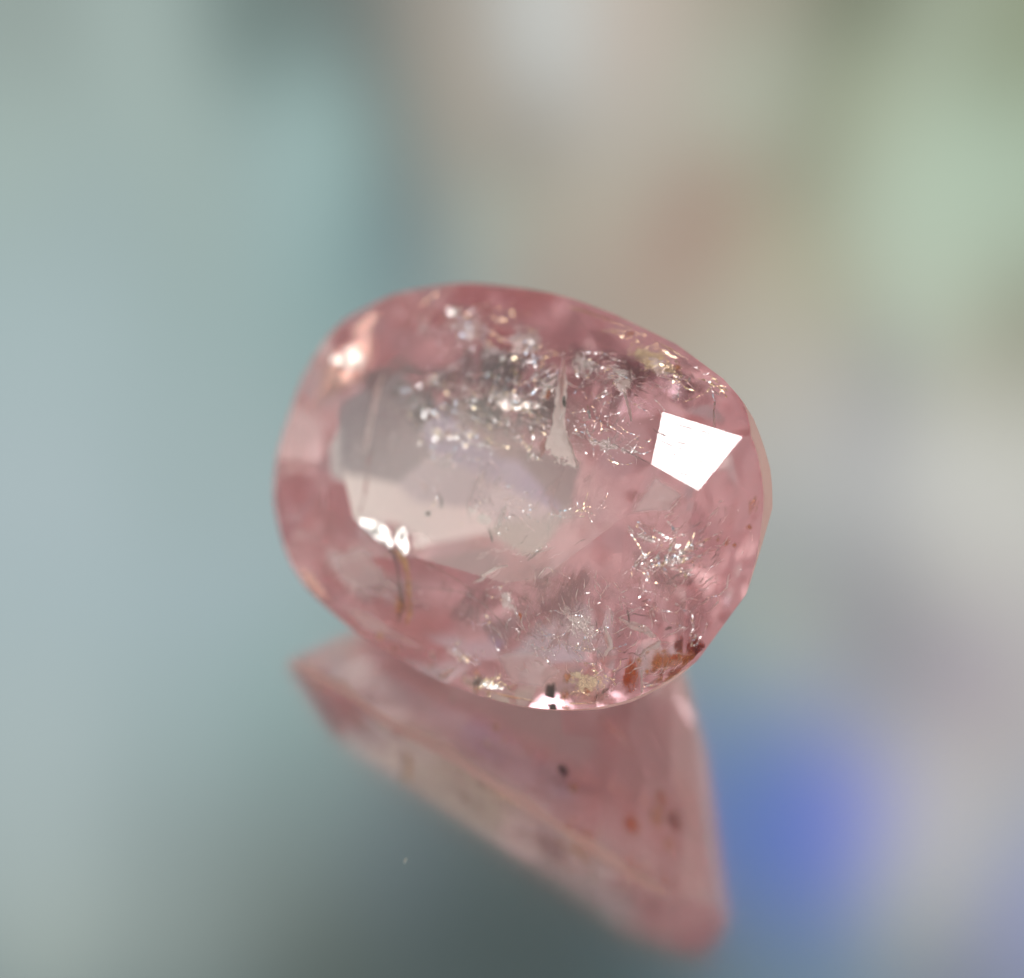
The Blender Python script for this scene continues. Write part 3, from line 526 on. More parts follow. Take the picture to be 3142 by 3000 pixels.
CLUSTERS = [
    ('rose', 26, 0.0037, (0.0084,0.0136,0.0470), (0.0644,-0.0093,-0.0001), (-0.0066,-0.0345,0.0000), (0.1547,0.1178,0.9809), (-0.3587,0.0226,-0.9332), 0.030, 8),
    ('white', 40, 0.0055, (-0.0750,0.0576,0.0378), (0.0785,-0.0064,-0.0002), (-0.0017,-0.0213,-0.0000), (0.1604,0.1136,0.9805), (-0.3691,0.0314,-0.9289), 0.030, 7),
    ('white', 36, 0.0046, (0.0513,0.0915,0.0469), (0.0641,-0.0012,-0.0001), (0.0007,-0.0261,-0.0000), (0.1514,0.1092,0.9824), (-0.3522,0.0395,-0.9351), 0.030, 8),
    ('white', 24, 0.0032, (0.1591,0.0030,0.0468), (0.0701,0.0102,-0.0001), (0.0060,-0.0251,-0.0000), (0.1432,0.1184,0.9826), (-0.3370,0.0210,-0.9413), 0.020, 9),
    ('rose', 30, 0.0037, (0.0654,-0.0267,0.0563), (0.0635,-0.0042,-0.0001), (-0.0016,-0.0207,0.0000), (0.1507,0.1220,0.9810), (-0.3513,0.0143,-0.9361), 0.020, 8),
    ('rose', 16, 0.0046, (-0.1307,-0.0259,0.0380), (0.0539,-0.0345,-0.0001), (-0.0215,-0.0208,0.0000), (0.1642,0.1226,0.9788), (-0.3767,0.0138,-0.9262), 0.030, 8),
    ('white', 60, 0.0074, (-0.0865,0.1231,0.0286), (0.0898,0.0040,-0.0002), (0.0050,-0.0359,-0.0000), (0.1608,0.1067,0.9812), (-0.3696,0.0448,-0.9281), 0.040, 7),
    ('white', 36, 0.0041, (0.1570,0.1485,0.0468), (0.0581,-0.0193,-0.0001), (-0.0132,-0.0317,0.0000), (0.1431,0.1023,0.9844), (-0.3362,0.0527,-0.9403), 0.030, 8),
    ('white', 60, 0.0092, (-0.1991,0.2312,-0.0216), (0.0778,-0.0142,0.0088), (0.0049,-0.0290,0.0127), (0.1491,0.2791,0.9486), (-0.3610,-0.1309,-0.9233), 0.060, 7),
    ('white', 70, 0.0083, (-0.0260,0.2107,0.0127), (0.0486,0.0135,-0.0041), (0.0357,-0.0456,0.0209), (0.1390,0.2779,0.9505), (-0.3420,-0.1296,-0.9307), 0.050, 7),
    ('white', 50, 0.0074, (-0.1496,0.0896,0.0102), (0.0810,-0.0014,-0.0003), (0.0014,-0.0456,-0.0000), (0.1647,0.1106,0.9801), (-0.3770,0.0373,-0.9255), 0.050, 8),
    ('white', 50, 0.0064, (0.0080,0.1280,0.0377), (0.0640,0.0075,-0.0001), (0.0043,-0.0174,-0.0000), (0.1543,0.1056,0.9824), (-0.3574,0.0468,-0.9328), 0.030, 7),
    ('white', 70, 0.0037, (0.2530,-0.1995,0.0121), (0.1044,0.0385,-0.0092), (0.0133,-0.0161,-0.0105), (0.2024,0.0547,0.9778), (-0.3840,0.0569,-0.9216), 0.030, 9),
    ('white', 60, 0.0032, (0.3752,-0.0866,0.0150), (0.1070,0.0414,-0.0265), (0.0150,-0.0533,-0.0151), (0.2569,0.0471,0.9653), (-0.4207,0.0743,-0.9042), 0.020, 9),
    ('white', 80, 0.0037, (0.1668,0.1876,0.0418), (0.1197,-0.0044,-0.0043), (0.0069,-0.0607,0.0080), (0.1592,0.1573,0.9746), (-0.3511,0.0017,-0.9363), 0.030, 9),
    ('white', 30, 0.0046, (-0.1683,-0.2343,0.0019), (0.0858,-0.0069,0.0061), (-0.0297,-0.0471,-0.0260), (0.1123,-0.0814,0.9903), (-0.3269,0.1909,-0.9256), 0.040, 9),
    ('white', 26, 0.0064, (-0.2219,0.2490,-0.0204), (0.0568,-0.0032,0.0034), (0.0055,-0.0140,0.0062), (0.1503,0.2782,0.9487), (-0.3631,-0.1289,-0.9228), 0.040, 9),
    ('white', 40, 0.0064, (-0.1612,0.2178,-0.0243), (0.0769,-0.0188,0.0107), (0.0009,-0.0187,0.0081), (0.1469,0.2794,0.9489), (-0.3568,-0.1317,-0.9248), 0.050, 9),
    ('white', 46, 0.0064, (-0.0438,0.2278,-0.0050), (0.0442,0.0122,-0.0037), (0.0289,-0.0369,0.0169), (0.1394,0.2765,0.9509), (-0.3428,-0.1267,-0.9308), 0.050, 9),
    ('gold', 20, 0.0046, (-0.1174,0.2652,-0.0140), (0.0538,0.0092,-0.0020), (0.0107,-0.0155,0.0071), (0.1435,0.2748,0.9507), (-0.3504,-0.1228,-0.9285), 0.030, 9),
    ('white', 24, 0.0055, (-0.1739,0.1469,-0.0026), (0.0572,0.0261,-0.0037), (0.0106,-0.0116,0.0025), (0.1536,0.1900,0.9697), (-0.3663,-0.0393,-0.9297), 0.050, 9),
    ('blue', 18, 0.0055, (-0.2084,0.0835,0.0104), (0.0287,0.0077,-0.0001), (0.0052,-0.0105,-0.0000), (0.1686,0.1116,0.9793), (-0.3843,0.0356,-0.9225), 0.020, 8),
    ('white', 26, 0.0055, (-0.1334,0.0390,0.0194), (0.0512,-0.0075,-0.0002), (-0.0024,-0.0125,0.0000), (0.1639,0.1158,0.9797), (-0.3758,0.0271,-0.9263), 0.030, 8),
    ('gold', 16, 0.0046, (-0.0348,0.0892,0.0285), (0.0165,0.0046,-0.0000), (0.0097,-0.0202,-0.0000), (0.1573,0.1100,0.9814), (-0.3631,0.0382,-0.9310), 0.030, 8),
    ('white', 50, 0.0046, (0.0573,0.1703,0.0451), (0.0167,0.0301,-0.0053), (0.0307,-0.0145,0.0036), (0.1387,0.1850,0.9729), (-0.3383,-0.0305,-0.9406), 0.030, 8),
    ('white', 24, 0.0055, (-0.0319,0.1524,0.0276), (0.0686,-0.0071,0.0030), (-0.0012,-0.0019,0.0017), (0.1448,0.1878,0.9715), (-0.3498,-0.0358,-0.9361), 0.030, 8),
    ('white', 30, 0.0055, (0.0924,0.2334,0.0267), (0.0279,0.0078,-0.0023), (0.0134,-0.0179,0.0082), (0.1305,0.2737,0.9529), (-0.3258,-0.1221,-0.9375), 0.020, 8),
    ('white', 34, 0.0046, (0.1483,0.2330,0.0289), (0.0651,-0.0056,0.0048), (0.0036,-0.0128,0.0057), (0.1263,0.2726,0.9538), (-0.3179,-0.1203,-0.9405), 0.020, 8),
    ('gold', 50, 0.0055, (0.2053,0.2731,-0.0151), (0.0567,-0.0070,-0.0064), (0.0099,-0.0251,0.0183), (0.2112,0.3808,0.9002), (-0.4018,-0.2306,-0.8862), 0.030, 8),
    ('white', 26, 0.0055, (0.2553,0.2645,-0.0072), (0.0357,-0.0012,-0.0066), (0.0053,-0.0115,0.0082), (0.2072,0.3807,0.9012), (-0.3943,-0.2311,-0.8895), 0.020, 8),
    ('gold', 24, 0.0055, (0.3187,0.2677,-0.0233), (0.0348,-0.0128,0.0030), (0.0011,-0.0106,0.0084), (0.2008,0.3793,0.9032), (-0.3823,-0.2289,-0.8953), 0.020, 9),
    ('gold', 26, 0.0055, (0.1247,0.3018,-0.0213), (0.0617,0.0047,-0.0170), (0.0059,-0.0100,0.0068), (0.2176,0.3803,0.8989), (-0.4135,-0.2286,-0.8813), 0.030, 9),
    ('white', 30, 0.0037, (0.1943,0.1133,0.0467), (0.0502,-0.0049,-0.0001), (-0.0020,-0.0252,-0.0000), (0.1402,0.1059,0.9844), (-0.3309,0.0455,-0.9426), 0.030, 8),
    ('white', 18, 0.0037, (0.2648,0.1367,0.0447), (0.0208,0.0063,-0.0017), (0.0082,-0.0161,0.0018), (0.1513,0.1618,0.9752), (-0.3365,-0.0076,-0.9416), 0.030, 8),
    ('white', 22, 0.0037, (0.1315,0.1401,0.0562), (0.0154,0.0042,-0.0000), (0.0225,-0.0489,-0.0000), (0.1454,0.1034,0.9840), (-0.3406,0.0507,-0.9388), 0.020, 8),
    ('white', 30, 0.0028, (0.1852,0.1654,0.0345), (0.0692,-0.0022,-0.0026), (0.0048,-0.0432,0.0057), (0.1576,0.1595,0.9746), (-0.3482,-0.0026,-0.9374), 0.030, 9),
    ('white', 26, 0.0028, (-0.0251,0.0227,0.0471), (0.0490,-0.0071,-0.0001), (-0.0050,-0.0261,0.0000), (0.1571,0.1170,0.9806), (-0.3632,0.0244,-0.9314), 0.030, 9),
    ('white', 14, 0.0028, (-0.0592,-0.0455,0.0564), (0.0104,0.0031,-0.0000), (0.0122,-0.0249,-0.0000), (0.1598,0.1244,0.9793), (-0.3685,0.0100,-0.9296), 0.020, 9),
    ('white', 34, 0.0028, (0.0473,-0.0602,0.0563), (0.0427,-0.0025,-0.0000), (-0.0014,-0.0173,0.0000), (0.1520,0.1257,0.9803), (-0.3540,0.0070,-0.9352), 0.030, 9),
    ('white', 22, 0.0028, (0.1142,-0.0349,0.0562), (0.0499,0.0114,-0.0001), (0.0023,-0.0066,-0.0000), (0.1470,0.1227,0.9815), (-0.3443,0.0126,-0.9388), 0.020, 9),
    ('gold', 16, 0.0037, (0.2186,-0.0027,0.0561), (0.0225,0.0161,-0.0000), (0.0066,-0.0064,-0.0000), (0.1386,0.1188,0.9832), (-0.3284,0.0201,-0.9443), 0.010, 8),
    ('white', 20, 0.0028, (0.2371,0.0030,0.0561), (0.0552,0.0170,-0.0001), (0.0072,-0.0157,-0.0000), (0.1370,0.1180,0.9835), (-0.3255,0.0214,-0.9453), 0.020, 9),
    ('white', 6, 0.0037, (0.1796,-0.0690,0.0562), (0.0057,0.0018,-0.0000), (0.0029,-0.0063,-0.0000), (0.1417,0.1263,0.9818), (-0.3346,0.0053,-0.9423), 0.010, 6),
    ('white', 110, 0.0055, (0.3906,-0.0172,0.0320), (0.0177,0.0198,-0.0074), (0.0076,-0.0090,-0.0055), (0.3423,0.0686,0.9371), (-0.4915,0.0620,-0.8686), 0.010, 4),
    ('white', 60, 0.0046, (0.3571,-0.0416,0.0375), (0.0296,0.0157,-0.0056), (0.0026,-0.0050,-0.0011), (0.2274,0.0825,0.9703), (-0.3988,0.0490,-0.9157), 0.010, 4),
    ('white', 30, 0.0046, (0.3323,0.0051,0.0479), (0.0325,-0.0054,-0.0084), (-0.0020,-0.0097,-0.0004), (0.2304,0.0771,0.9700), (-0.4040,0.0596,-0.9128), 0.020, 7),
    ('white', 16, 0.0037, (0.1364,-0.1580,0.0425), (0.0041,0.0007,0.0001), (-0.0003,-0.0168,-0.0063), (0.1592,-0.0327,0.9867), (-0.3540,0.1451,-0.9239), 0.010, 6),
    ('white', 26, 0.0028, (0.4220,-0.0349,0.0089), (0.0324,0.0179,-0.0347), (0.0081,-0.0302,-0.0093), (0.4717,0.1152,0.8742), (-0.5902,0.0181,-0.8070), 0.020, 10),
    ('white', 30, 0.0023, (0.3324,-0.0862,0.0288), (0.0560,0.0013,-0.0178), (-0.0019,-0.0246,-0.0041), (0.2616,0.0470,0.9640), (-0.4295,0.0746,-0.9000), 0.020, 10),
    ('white', 22, 0.0037, (0.1040,-0.2243,0.0188), (0.0295,-0.0032,-0.0022), (-0.0060,-0.0140,-0.0050), (0.1602,-0.0261,0.9867), (-0.3562,0.1322,-0.9250), 0.030, 8),
    ('white', 26, 0.0046, (0.0579,-0.2860,0.0071), (0.0262,-0.0025,-0.0018), (-0.0031,-0.0072,-0.0026), (0.1626,-0.0205,0.9865), (-0.3609,0.1213,-0.9247), 0.010, 7),
    ('white', 26, 0.0032, (0.1889,-0.1766,0.0238), (0.0399,0.0131,0.0035), (0.0067,-0.0317,-0.0121), (0.1541,-0.0300,0.9876), (-0.3444,0.1398,-0.9283), 0.030, 10),
    ('white', 40, 0.0028, (0.2782,-0.1558,0.0167), (0.0516,0.0187,-0.0046), (0.0118,-0.0387,-0.0095), (0.2006,0.0499,0.9784), (-0.3803,0.0661,-0.9225), 0.030, 10),
    ('gold', 30, 0.0046, (0.1392,-0.3122,0.0024), (0.0523,0.0094,0.0018), (-0.0004,-0.0070,-0.0026), (0.1557,-0.0170,0.9877), (-0.3480,0.1145,-0.9305), 0.008, 7),
    ('gold', 18, 0.0037, (0.2841,-0.2744,-0.0033), (0.0359,0.0135,-0.0008), (0.0014,-0.0079,-0.0035), (0.2048,-0.0298,0.9784), (-0.3810,0.1237,-0.9163), 0.010, 8),
    ('gold', 20, 0.0037, (0.3317,-0.2232,0.0093), (0.0333,-0.0043,-0.0076), (-0.0050,-0.0134,-0.0046), (0.2013,-0.0347,0.9789), (-0.3743,0.1334,-0.9177), 0.020, 8),
    ('white', 18, 0.0046, (0.4477,-0.1309,-0.0133), (0.0052,0.0089,-0.0054), (0.0045,-0.0051,-0.0049), (0.4679,0.1261,0.8747), (-0.5846,-0.0037,-0.8113), 0.010, 7),
    ('white', 26, 0.0037, (0.3903,-0.2269,-0.0031), (0.0509,0.0352,-0.0033), (0.0057,-0.0106,-0.0056), (0.2512,-0.0079,0.9679), (-0.4120,0.1056,-0.9051), 0.010, 9),
    ('white', 16, 0.0023, (0.3840,0.1442,0.0385), (0.0446,0.0164,-0.0132), (0.0222,-0.0470,0.0036), (0.2169,0.1773,0.9600), (-0.3893,-0.0197,-0.9209), 0.010, 10),
    ('white', 24, 0.0023, (0.4375,0.0693,-0.0060), (0.0272,0.0153,-0.0291), (0.0143,-0.0528,-0.0164), (0.4704,0.1033,0.8764), (-0.5863,0.0417,-0.8090), 0.010, 10),
    ('white', 26, 0.0023, (0.1349,-0.1096,0.0468), (0.0808,0.0136,-0.0001), (0.0060,-0.0250,-0.0000), (0.1449,0.1309,0.9807), (-0.3408,-0.0036,-0.9401), 0.020, 10),
    ('white', 14, 0.0028, (-0.1786,-0.0216,0.0473), (0.0654,0.0189,-0.0001), (0.0257,-0.0512,-0.0000), (0.1677,0.1223,0.9782), (-0.3831,0.0146,-0.9236), 0.030, 10),
]
HAIRS = [
    (30, 0.0239, (-0.1756,0.2161,0.0341), (0.1132,0.0305,-0.0090), (0.0470,-0.0563,0.0260), (1.2923,-0.3911,0.2164), (-0.3616,-0.1346,-0.9226)),
    (26, 0.0221, (-0.0086,0.2056,0.0448), (0.0579,0.0162,-0.0048), (0.0403,-0.0284,0.0217), (0.6763,0.4152,-0.1993), (-0.3416,-0.1310,-0.9307)),
    (34, 0.0276, (0.1762,0.2240,0.0426), (0.0760,0.0330,-0.0430), (0.0474,-0.0004,0.0089), (0.9735,0.2792,-0.3067), (-0.4120,-0.2395,-0.8791)),
    (24, 0.0202, (0.1997,0.1315,0.0561), (0.0843,0.0235,-0.0001), (0.0182,-0.0401,-0.0000), (0.9934,-0.1750,-0.0011), (-0.3304,0.0496,-0.9425)),
    (18, 0.0202, (0.0473,-0.0602,0.0563), (0.0697,0.0216,-0.0001), (0.0156,-0.0324,-0.0000), (1.0127,-0.2847,-0.0011), (-0.3540,0.0070,-0.9352)),
    (60, 0.0276, (0.2686,-0.1634,0.0367), (0.1122,0.0407,-0.0099), (0.0188,-0.0619,-0.0152), (0.4504,-0.6664,-0.2031), (-0.3834,0.0649,-0.9213)),
    (44, 0.0312, (0.4004,-0.0791,0.0185), (0.0807,0.0354,-0.0410), (0.0169,-0.0605,-0.0174), (0.4296,0.6754,-0.1547), (-0.4889,0.0480,-0.8710)),
    (26, 0.0239, (0.1589,-0.2086,0.0327), (0.0913,0.0303,0.0083), (0.0100,-0.0479,-0.0183), (0.6523,-0.5230,-0.2181), (-0.3490,0.1346,-0.9274)),
    (34, 0.0312, (0.4094,-0.1938,-0.0060), (0.0837,0.0338,-0.0204), (0.0086,-0.0304,-0.0086), (0.5989,0.6000,-0.0771), (-0.4127,0.0505,-0.9095)),
    (18, 0.0239, (0.3997,0.0480,0.0345), (0.0323,0.0182,-0.0346), (0.0121,-0.0451,-0.0139), (0.2823,0.7157,-0.2923), (-0.5957,0.0371,-0.8024)),
    (16, 0.0276, (0.1498,-0.1104,0.0562), (0.0858,0.0280,-0.0001), (0.0111,-0.0236,-0.0000), (0.7692,0.5619,-0.0008), (-0.3391,-0.0038,-0.9407)),
    (20, 0.0331, (-0.0403,-0.2302,0.0313), (0.0996,0.0320,0.0086), (0.0082,-0.0416,-0.0159), (1.0008,-0.1861,-0.1036), (-0.3773,0.1345,-0.9163)),
    (24, 0.0202, (-0.0468,0.0627,0.0564), (0.0932,0.0260,-0.0001), (0.0203,-0.0419,-0.0000), (1.1101,-0.0921,-0.0012), (-0.3663,0.0327,-0.9299)),
    (20, 0.0276, (0.2732,0.2419,0.0074), (0.0545,0.0238,-0.0309), (0.0283,-0.0358,0.0231), (0.9646,-0.2704,0.0143), (-0.3929,-0.2341,-0.8893)),
    (16, 0.0239, (0.4471,-0.0124,-0.0178), (0.0218,0.0120,-0.0233), (0.0163,-0.0605,-0.0187), (0.0951,0.8059,-0.0885), (-0.5840,0.0232,-0.8114)),
    (10, 0.0368, (-0.2322,-0.0580,0.0566), (0.0668,0.0195,-0.0001), (0.0394,-0.0771,-0.0000), (0.6244,-0.7872,-0.0006), (-0.3900,0.0071,-0.9208)),
    (16, 0.0239, (0.2043,-0.2701,0.0081), (0.0600,0.0210,0.0058), (0.0068,-0.0319,-0.0122), (0.8753,-0.2452,-0.1215), (-0.3392,0.1211,-0.9329)),
]
FLECK_DENSITY = 2.8
# ------------------------------------------------------------------ inclusions and added highlights inside the stone (stone's own coordinates)
rnd = random.Random(11)
def incl_mat(name, color, gloss=0.5, rough=0.15, noise_scale=60.0, bump=0.3, holes=0.0, tint=None, translucent=0.0):
    mt, n, l = new_mat(name)
    t = n('ShaderNodeTexCoord')
    nz = n('ShaderNodeTexNoise'); nz.inputs['Scale'].default_value = noise_scale; nz.inputs['Detail'].default_value = 4.0
    l(t.outputs['Object'], nz.inputs['Vector'])
    b = n('ShaderNodeBump'); b.inputs['Strength'].default_value = bump; b.inputs['Distance'].default_value = 0.004
    l(nz.outputs['Fac'], b.inputs['Height'])
    d = n('ShaderNodeBsdfDiffuse'); d.inputs['Color'].default_value = (*color, 1)
    body = d.outputs[0]
    if translucent:
        tr = n('ShaderNodeBsdfTranslucent'); tr.inputs['Color'].default_value = (*color, 1)
        m0 = n('ShaderNodeMixShader'); m0.inputs[0].default_value = translucent
        l(d.outputs[0], m0.inputs[1]); l(tr.outputs[0], m0.inputs[2]); body = m0.outputs[0]
    g = n('ShaderNodeBsdfGlossy'); g.inputs['Color'].default_value = (*(tint or (1, 1, 1)), 1); g.inputs['Roughness'].default_value = rough
    l(b.outputs[0], g.inputs['Normal'])
    mx = n('ShaderNodeMixShader'); mx.inputs[0].default_value = gloss
    l(body, mx.inputs[1]); l(g.outputs[0], mx.inputs[2])
    res = mx.outputs[0]
    if holes:
        tp = n('ShaderNodeBsdfTransparent')
        r = n('ShaderNodeMapRange'); r.inputs['From Min'].default_value = holes - 0.14; r.inputs['From Max'].default_value = holes + 0.14
        r.inputs['To Max'].default_value = 1.0
        l(nz.outputs['Fac'], r.inputs['Value'])
        m2 = n('ShaderNodeMixShader'); l(r.outputs[0], m2.inputs[0]); l(tp.outputs[0], m2.inputs[1]); l(res, m2.inputs[2])
        res = m2.outputs[0]
    o = n('ShaderNodeOutputMaterial'); l(res, o.inputs['Surface'])
    return mt
M_SHEET = {}
M_RIB = {'feather': incl_mat('feather', (.95, .80, .76), .3, .3, 70, .9, .24, translucent=.2),
         'dark': incl_mat('crack_dark', (.045, .04, .035), .1, .3, 50, .3, .36),
         'thin': incl_mat('crack_thin', (.30, .20, .19), .35, .2, 80, .3, .45),
         'amber': incl_mat('iron_stain_sheet', (.62, .36, .14), .25, .3, 40, .4, .46, (1, .8, .5), .4),
         'rose': incl_mat('rose_veil', (.50, .24, .24), .1, .4, 40, .4, .50)}
def film_mat(name, color, power, trans=.5, attr='thickness'):
    mt, n, l = new_mat(name)
    t = n('ShaderNodeTexCoord')
    nz = n('ShaderNodeTexNoise'); nz.inputs['Scale'].default_value = 55.0; nz.inputs['Detail'].default_value = 4.0
    l(t.outputs['Object'], nz.inputs['Vector'])
    at = n('ShaderNodeAttribute'); at.attribute_name = attr
    r = n('ShaderNodeMapRange'); r.inputs['From Min'].default_value = .25; r.inputs['From Max'].default_value = .6
    r.inputs['To Min'].default_value = .25
    l(nz.outputs['Fac'], r.inputs['Value'])
    r2 = n('ShaderNodeMapRange'); r2.interpolation_type = 'SMOOTHSTEP'; r2.inputs['From Max'].default_value = .75; r2.inputs['To Max'].default_value = power
    l(at.outputs['Fac'], r2.inputs['Value'])
    mu = n('ShaderNodeMath'); mu.operation = 'MULTIPLY'; mu.use_clamp = True
    l(r.outputs[0], mu.inputs[0]); l(r2.outputs[0], mu.inputs[1])
    d = n('ShaderNodeBsdfDiffuse'); d.inputs['Color'].default_value = (*color, 1)
    tr = n('ShaderNodeBsdfTranslucent'); tr.inputs['Color'].default_value = (*color, 1)
    m0 = n('ShaderNodeMixShader'); m0.inputs[0].default_value = trans
    l(d.outputs[0], m0.inputs[1]); l(tr.outputs[0], m0.inputs[2])
    tp = n('ShaderNodeBsdfTransparent')
    m1 = n('ShaderNodeMixShader'); l(mu.outputs[0], m1.inputs[0]); l(tp.outputs[0], m1.inputs[1]); l(m0.outputs[0], m1.inputs[2])
    o = n('ShaderNodeOutputMaterial'); l(m1.outputs[0], o.inputs['Surface'])
    return mt
def veil_mat(name, color, alpha, lo, scale, gl=.25):
    mt, n, l = new_mat(name)
    t = n('ShaderNodeTexCoord')
    mp = n('ShaderNodeMapping'); mp.inputs['Scale'].default_value = (1.0, .45, 1.0); mp.inputs['Rotation'].default_value = (0, 0, .7)
    l(t.outputs['Object'], mp.inputs['Vector'])
    nz = n('ShaderNodeTexNoise'); nz.inputs['Scale'].default_value = scale; nz.inputs['Detail'].default_value = 6.0; nz.inputs['Roughness'].default_value = .62
    nz.inputs['Distortion'].default_value = .8
    l(mp.outputs[0], nz.inputs['Vector'])
    at = n('ShaderNodeAttribute'); at.attribute_name = 'thickness'
    r = n('ShaderNodeMapRange'); r.interpolation_type = 'SMOOTHSTEP'; r.inputs['From Min'].default_value = lo; r.inputs['From Max'].default_value = lo + .25
    l(nz.outputs['Fac'], r.inputs['Value'])
    r2 = n('ShaderNodeMapRange'); r2.interpolation_type = 'SMOOTHSTEP'; r2.inputs['From Max'].default_value = .5; r2.inputs['To Max'].default_value = alpha
    l(at.outputs['Fac'], r2.inputs['Value'])
    mu = n('ShaderNodeMath'); mu.operation = 'MULTIPLY'; mu.use_clamp = True
    l(r.outputs[0], mu.inputs[0]); l(r2.outputs[0], mu.inputs[1])
    bp = n('ShaderNodeBump'); bp.inputs['Strength'].default_value = .7; bp.inputs['Distance'].default_value = .01; l(nz.outputs['Fac'], bp.inputs['Height'])
    d = n('ShaderNodeBsdfDiffuse'); d.inputs['Color'].default_value = (*color, 1)
    tr = n('ShaderNodeBsdfTranslucent'); tr.inputs['Color'].default_value = (*color, 1)
    m0 = n('ShaderNodeMixShader'); m0.inputs[0].default_value = .5; l(d.outputs[0], m0.inputs[1]); l(tr.outputs[0], m0.inputs[2])
    g = n('ShaderNodeBsdfGlossy'); g.inputs['Roughness'].default_value = .3; l(bp.outputs[0], g.inputs['Normal'])
    mg = n('ShaderNodeMixShader'); mg.inputs[0].default_value = gl; l(m0.outputs[0], mg.inputs[1]); l(g.outputs[0], mg.inputs[2])
    tp = n('ShaderNodeBsdfTransparent')
    m1 = n('ShaderNodeMixShader'); l(mu.outputs[0], m1.inputs[0]); l(tp.outputs[0], m1.inputs[1]); l(mg.outputs[0], m1.inputs[2])
    o = n('ShaderNodeOutputMaterial'); l(m1.outputs[0], o.inputs['Surface'])
    return mt
def sheet_mat(name, color, tint, rough, edge, alpha, gloss, scale, bump=.2, breakup=.9):
    mt, n, l = new_mat(name)
    t = n('ShaderNodeTexCoord')
    nz = n('ShaderNodeTexNoise'); nz.inputs['Scale'].default_value = scale; nz.inputs['Detail'].default_value = 5.0; nz.inputs['Roughness'].default_value = .6
    l(t.outputs['Object'], nz.inputs['Vector'])
    at = n('ShaderNodeAttribute'); at.attribute_name = 'thickness'
    ad = n('ShaderNodeMath'); ad.operation = 'MULTIPLY_ADD'; ad.inputs[1].default_value = breakup; ad.inputs[2].default_value = -breakup * (.5 if breakup < 1 else .62)
    l(nz.outputs['Fac'], ad.inputs[0])
    sm = n('ShaderNodeMath'); sm.operation = 'ADD'; l(at.outputs['Fac'], sm.inputs[0]); l(ad.outputs[0], sm.inputs[1])
    r2 = n('ShaderNodeMapRange'); r2.interpolation_type = 'SMOOTHSTEP'; r2.inputs['From Max'].default_value = edge; r2.inputs['To Max'].default_value = alpha
    l(sm.outputs[0], r2.inputs['Value'])
    bp = n('ShaderNodeBump'); bp.inputs['Strength'].default_value = bump; bp.inputs['Distance'].default_value = .004; l(nz.outputs['Fac'], bp.inputs['Height'])
    d = n('ShaderNodeBsdfDiffuse'); d.inputs['Color'].default_value = (*color, 1)
    g = n('ShaderNodeBsdfGlossy'); g.inputs['Color'].default_value = (*tint, 1); g.inputs['Roughness'].default_value = rough; l(bp.outputs[0], g.inputs['Normal'])
    m0 = n('ShaderNodeMixShader'); m0.inputs[0].default_value = gloss; l(d.outputs[0], m0.inputs[1]); l(g.outputs[0], m0.inputs[2])
    tp = n('ShaderNodeBsdfTransparent')
    m1 = n('ShaderNodeMixShader'); l(r2.outputs[0], m1.inputs[0]); l(tp.outputs[0], m1.inputs[1]); l(m0.outputs[0], m1.inputs[2])
    o = n('ShaderNodeOutputMaterial'); l(m1.outputs[0], o.inputs['Surface'])
    return mt
M_SHEET = {'bright': sheet_mat('fracture_bright', (.85, .8, .76), (1, .98, .95), .14, .10, 1.0, .9, 45),
           'soft': sheet_mat('fracture_soft', (.80, .64, .60), (1, .88, .85), .24, .55, .8, .45, 30),
           'glow': sheet_mat('facet_glow_sheet', (.9, .55, .48), (1, .62, .52), .26, .70, 1.0, .75, 9),  # bright glow of a crown facet, imitated by a tinted sheet
           'core': sheet_mat('glint_core_sheet', (.9, .7, .62), (1, .92, .84), .16, .55, 1.0, .9, 30, .3, 1.0),  # white centre of that glow, also one bright inner patch
           'rim': sheet_mat('rim_glint_sheet', (.9, .66, .5), (1, .84, .66), .2, .5, .9, .8, 60, .3, 1.2),  # glints of facet and girdle edges, imitated by narrow sheets
           'feather': sheet_mat('feather_film', (.95, .78, .75), (1, .88, .85), .28, .16, .85, .75, 75, .8, 1.0),
           'frost': sheet_mat('fracture_frost', (.88, .74, .72), (1, .93, .91), .13, .5, .85, .85, 110, .7, 2.4),
           'frostgold': sheet_mat('fracture_frost_gold', (.88, .68, .45), (1, .83, .58), .14, .45, 1.0, .85, 95, .8, 2.2),
           'pane': sheet_mat('facet_sheen_sheet', (.85, .68, .68), (1, .90, .90), .38, .5, .55, .4, 14)}  # pale facet reflections put into the sheet's colour
M_VEIL = {'veil': veil_mat('veil_grey', (.74, .68, .66), .9, .50, 26, .5),
          'goldveil': veil_mat('veil_gold', (.74, .54, .36), .9, .49, 26, .45),
          'rosy': veil_mat('veil_rose', (.66, .42, .41), .9, .46, 24, .15),
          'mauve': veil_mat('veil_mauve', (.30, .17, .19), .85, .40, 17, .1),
          'refracted_dark': veil_mat('veil_refracted_dark', (.15, .14, .155), .9, .33, 13, .15)}  # dark surroundings refracted in the table, painted as dark sheets
M_SPOT = {'rust': film_mat('rust', (.72, .20, .03), 1.0), 'deeprust': film_mat('deep_rust', (.40, .05, .02), 1.5), 'pale': film_mat('painted_glint', (.95, .90, .86), 1.2), 'goldglint': film_mat('painted_glint_gold', (.95, .78, .52), 1.1), 'roseglint': film_mat('painted_glint_rose', (.95, .72, .68), .8), 'amber': film_mat('amber', (.82, .46, .14), .5),  # pale films are highlights of the mirrored stone, painted as colour
          'dark': film_mat('dark_grain', (.03, .027, .025), 1.6), 'rose': film_mat('rose_grain', (.62, .30, .28), .9)}
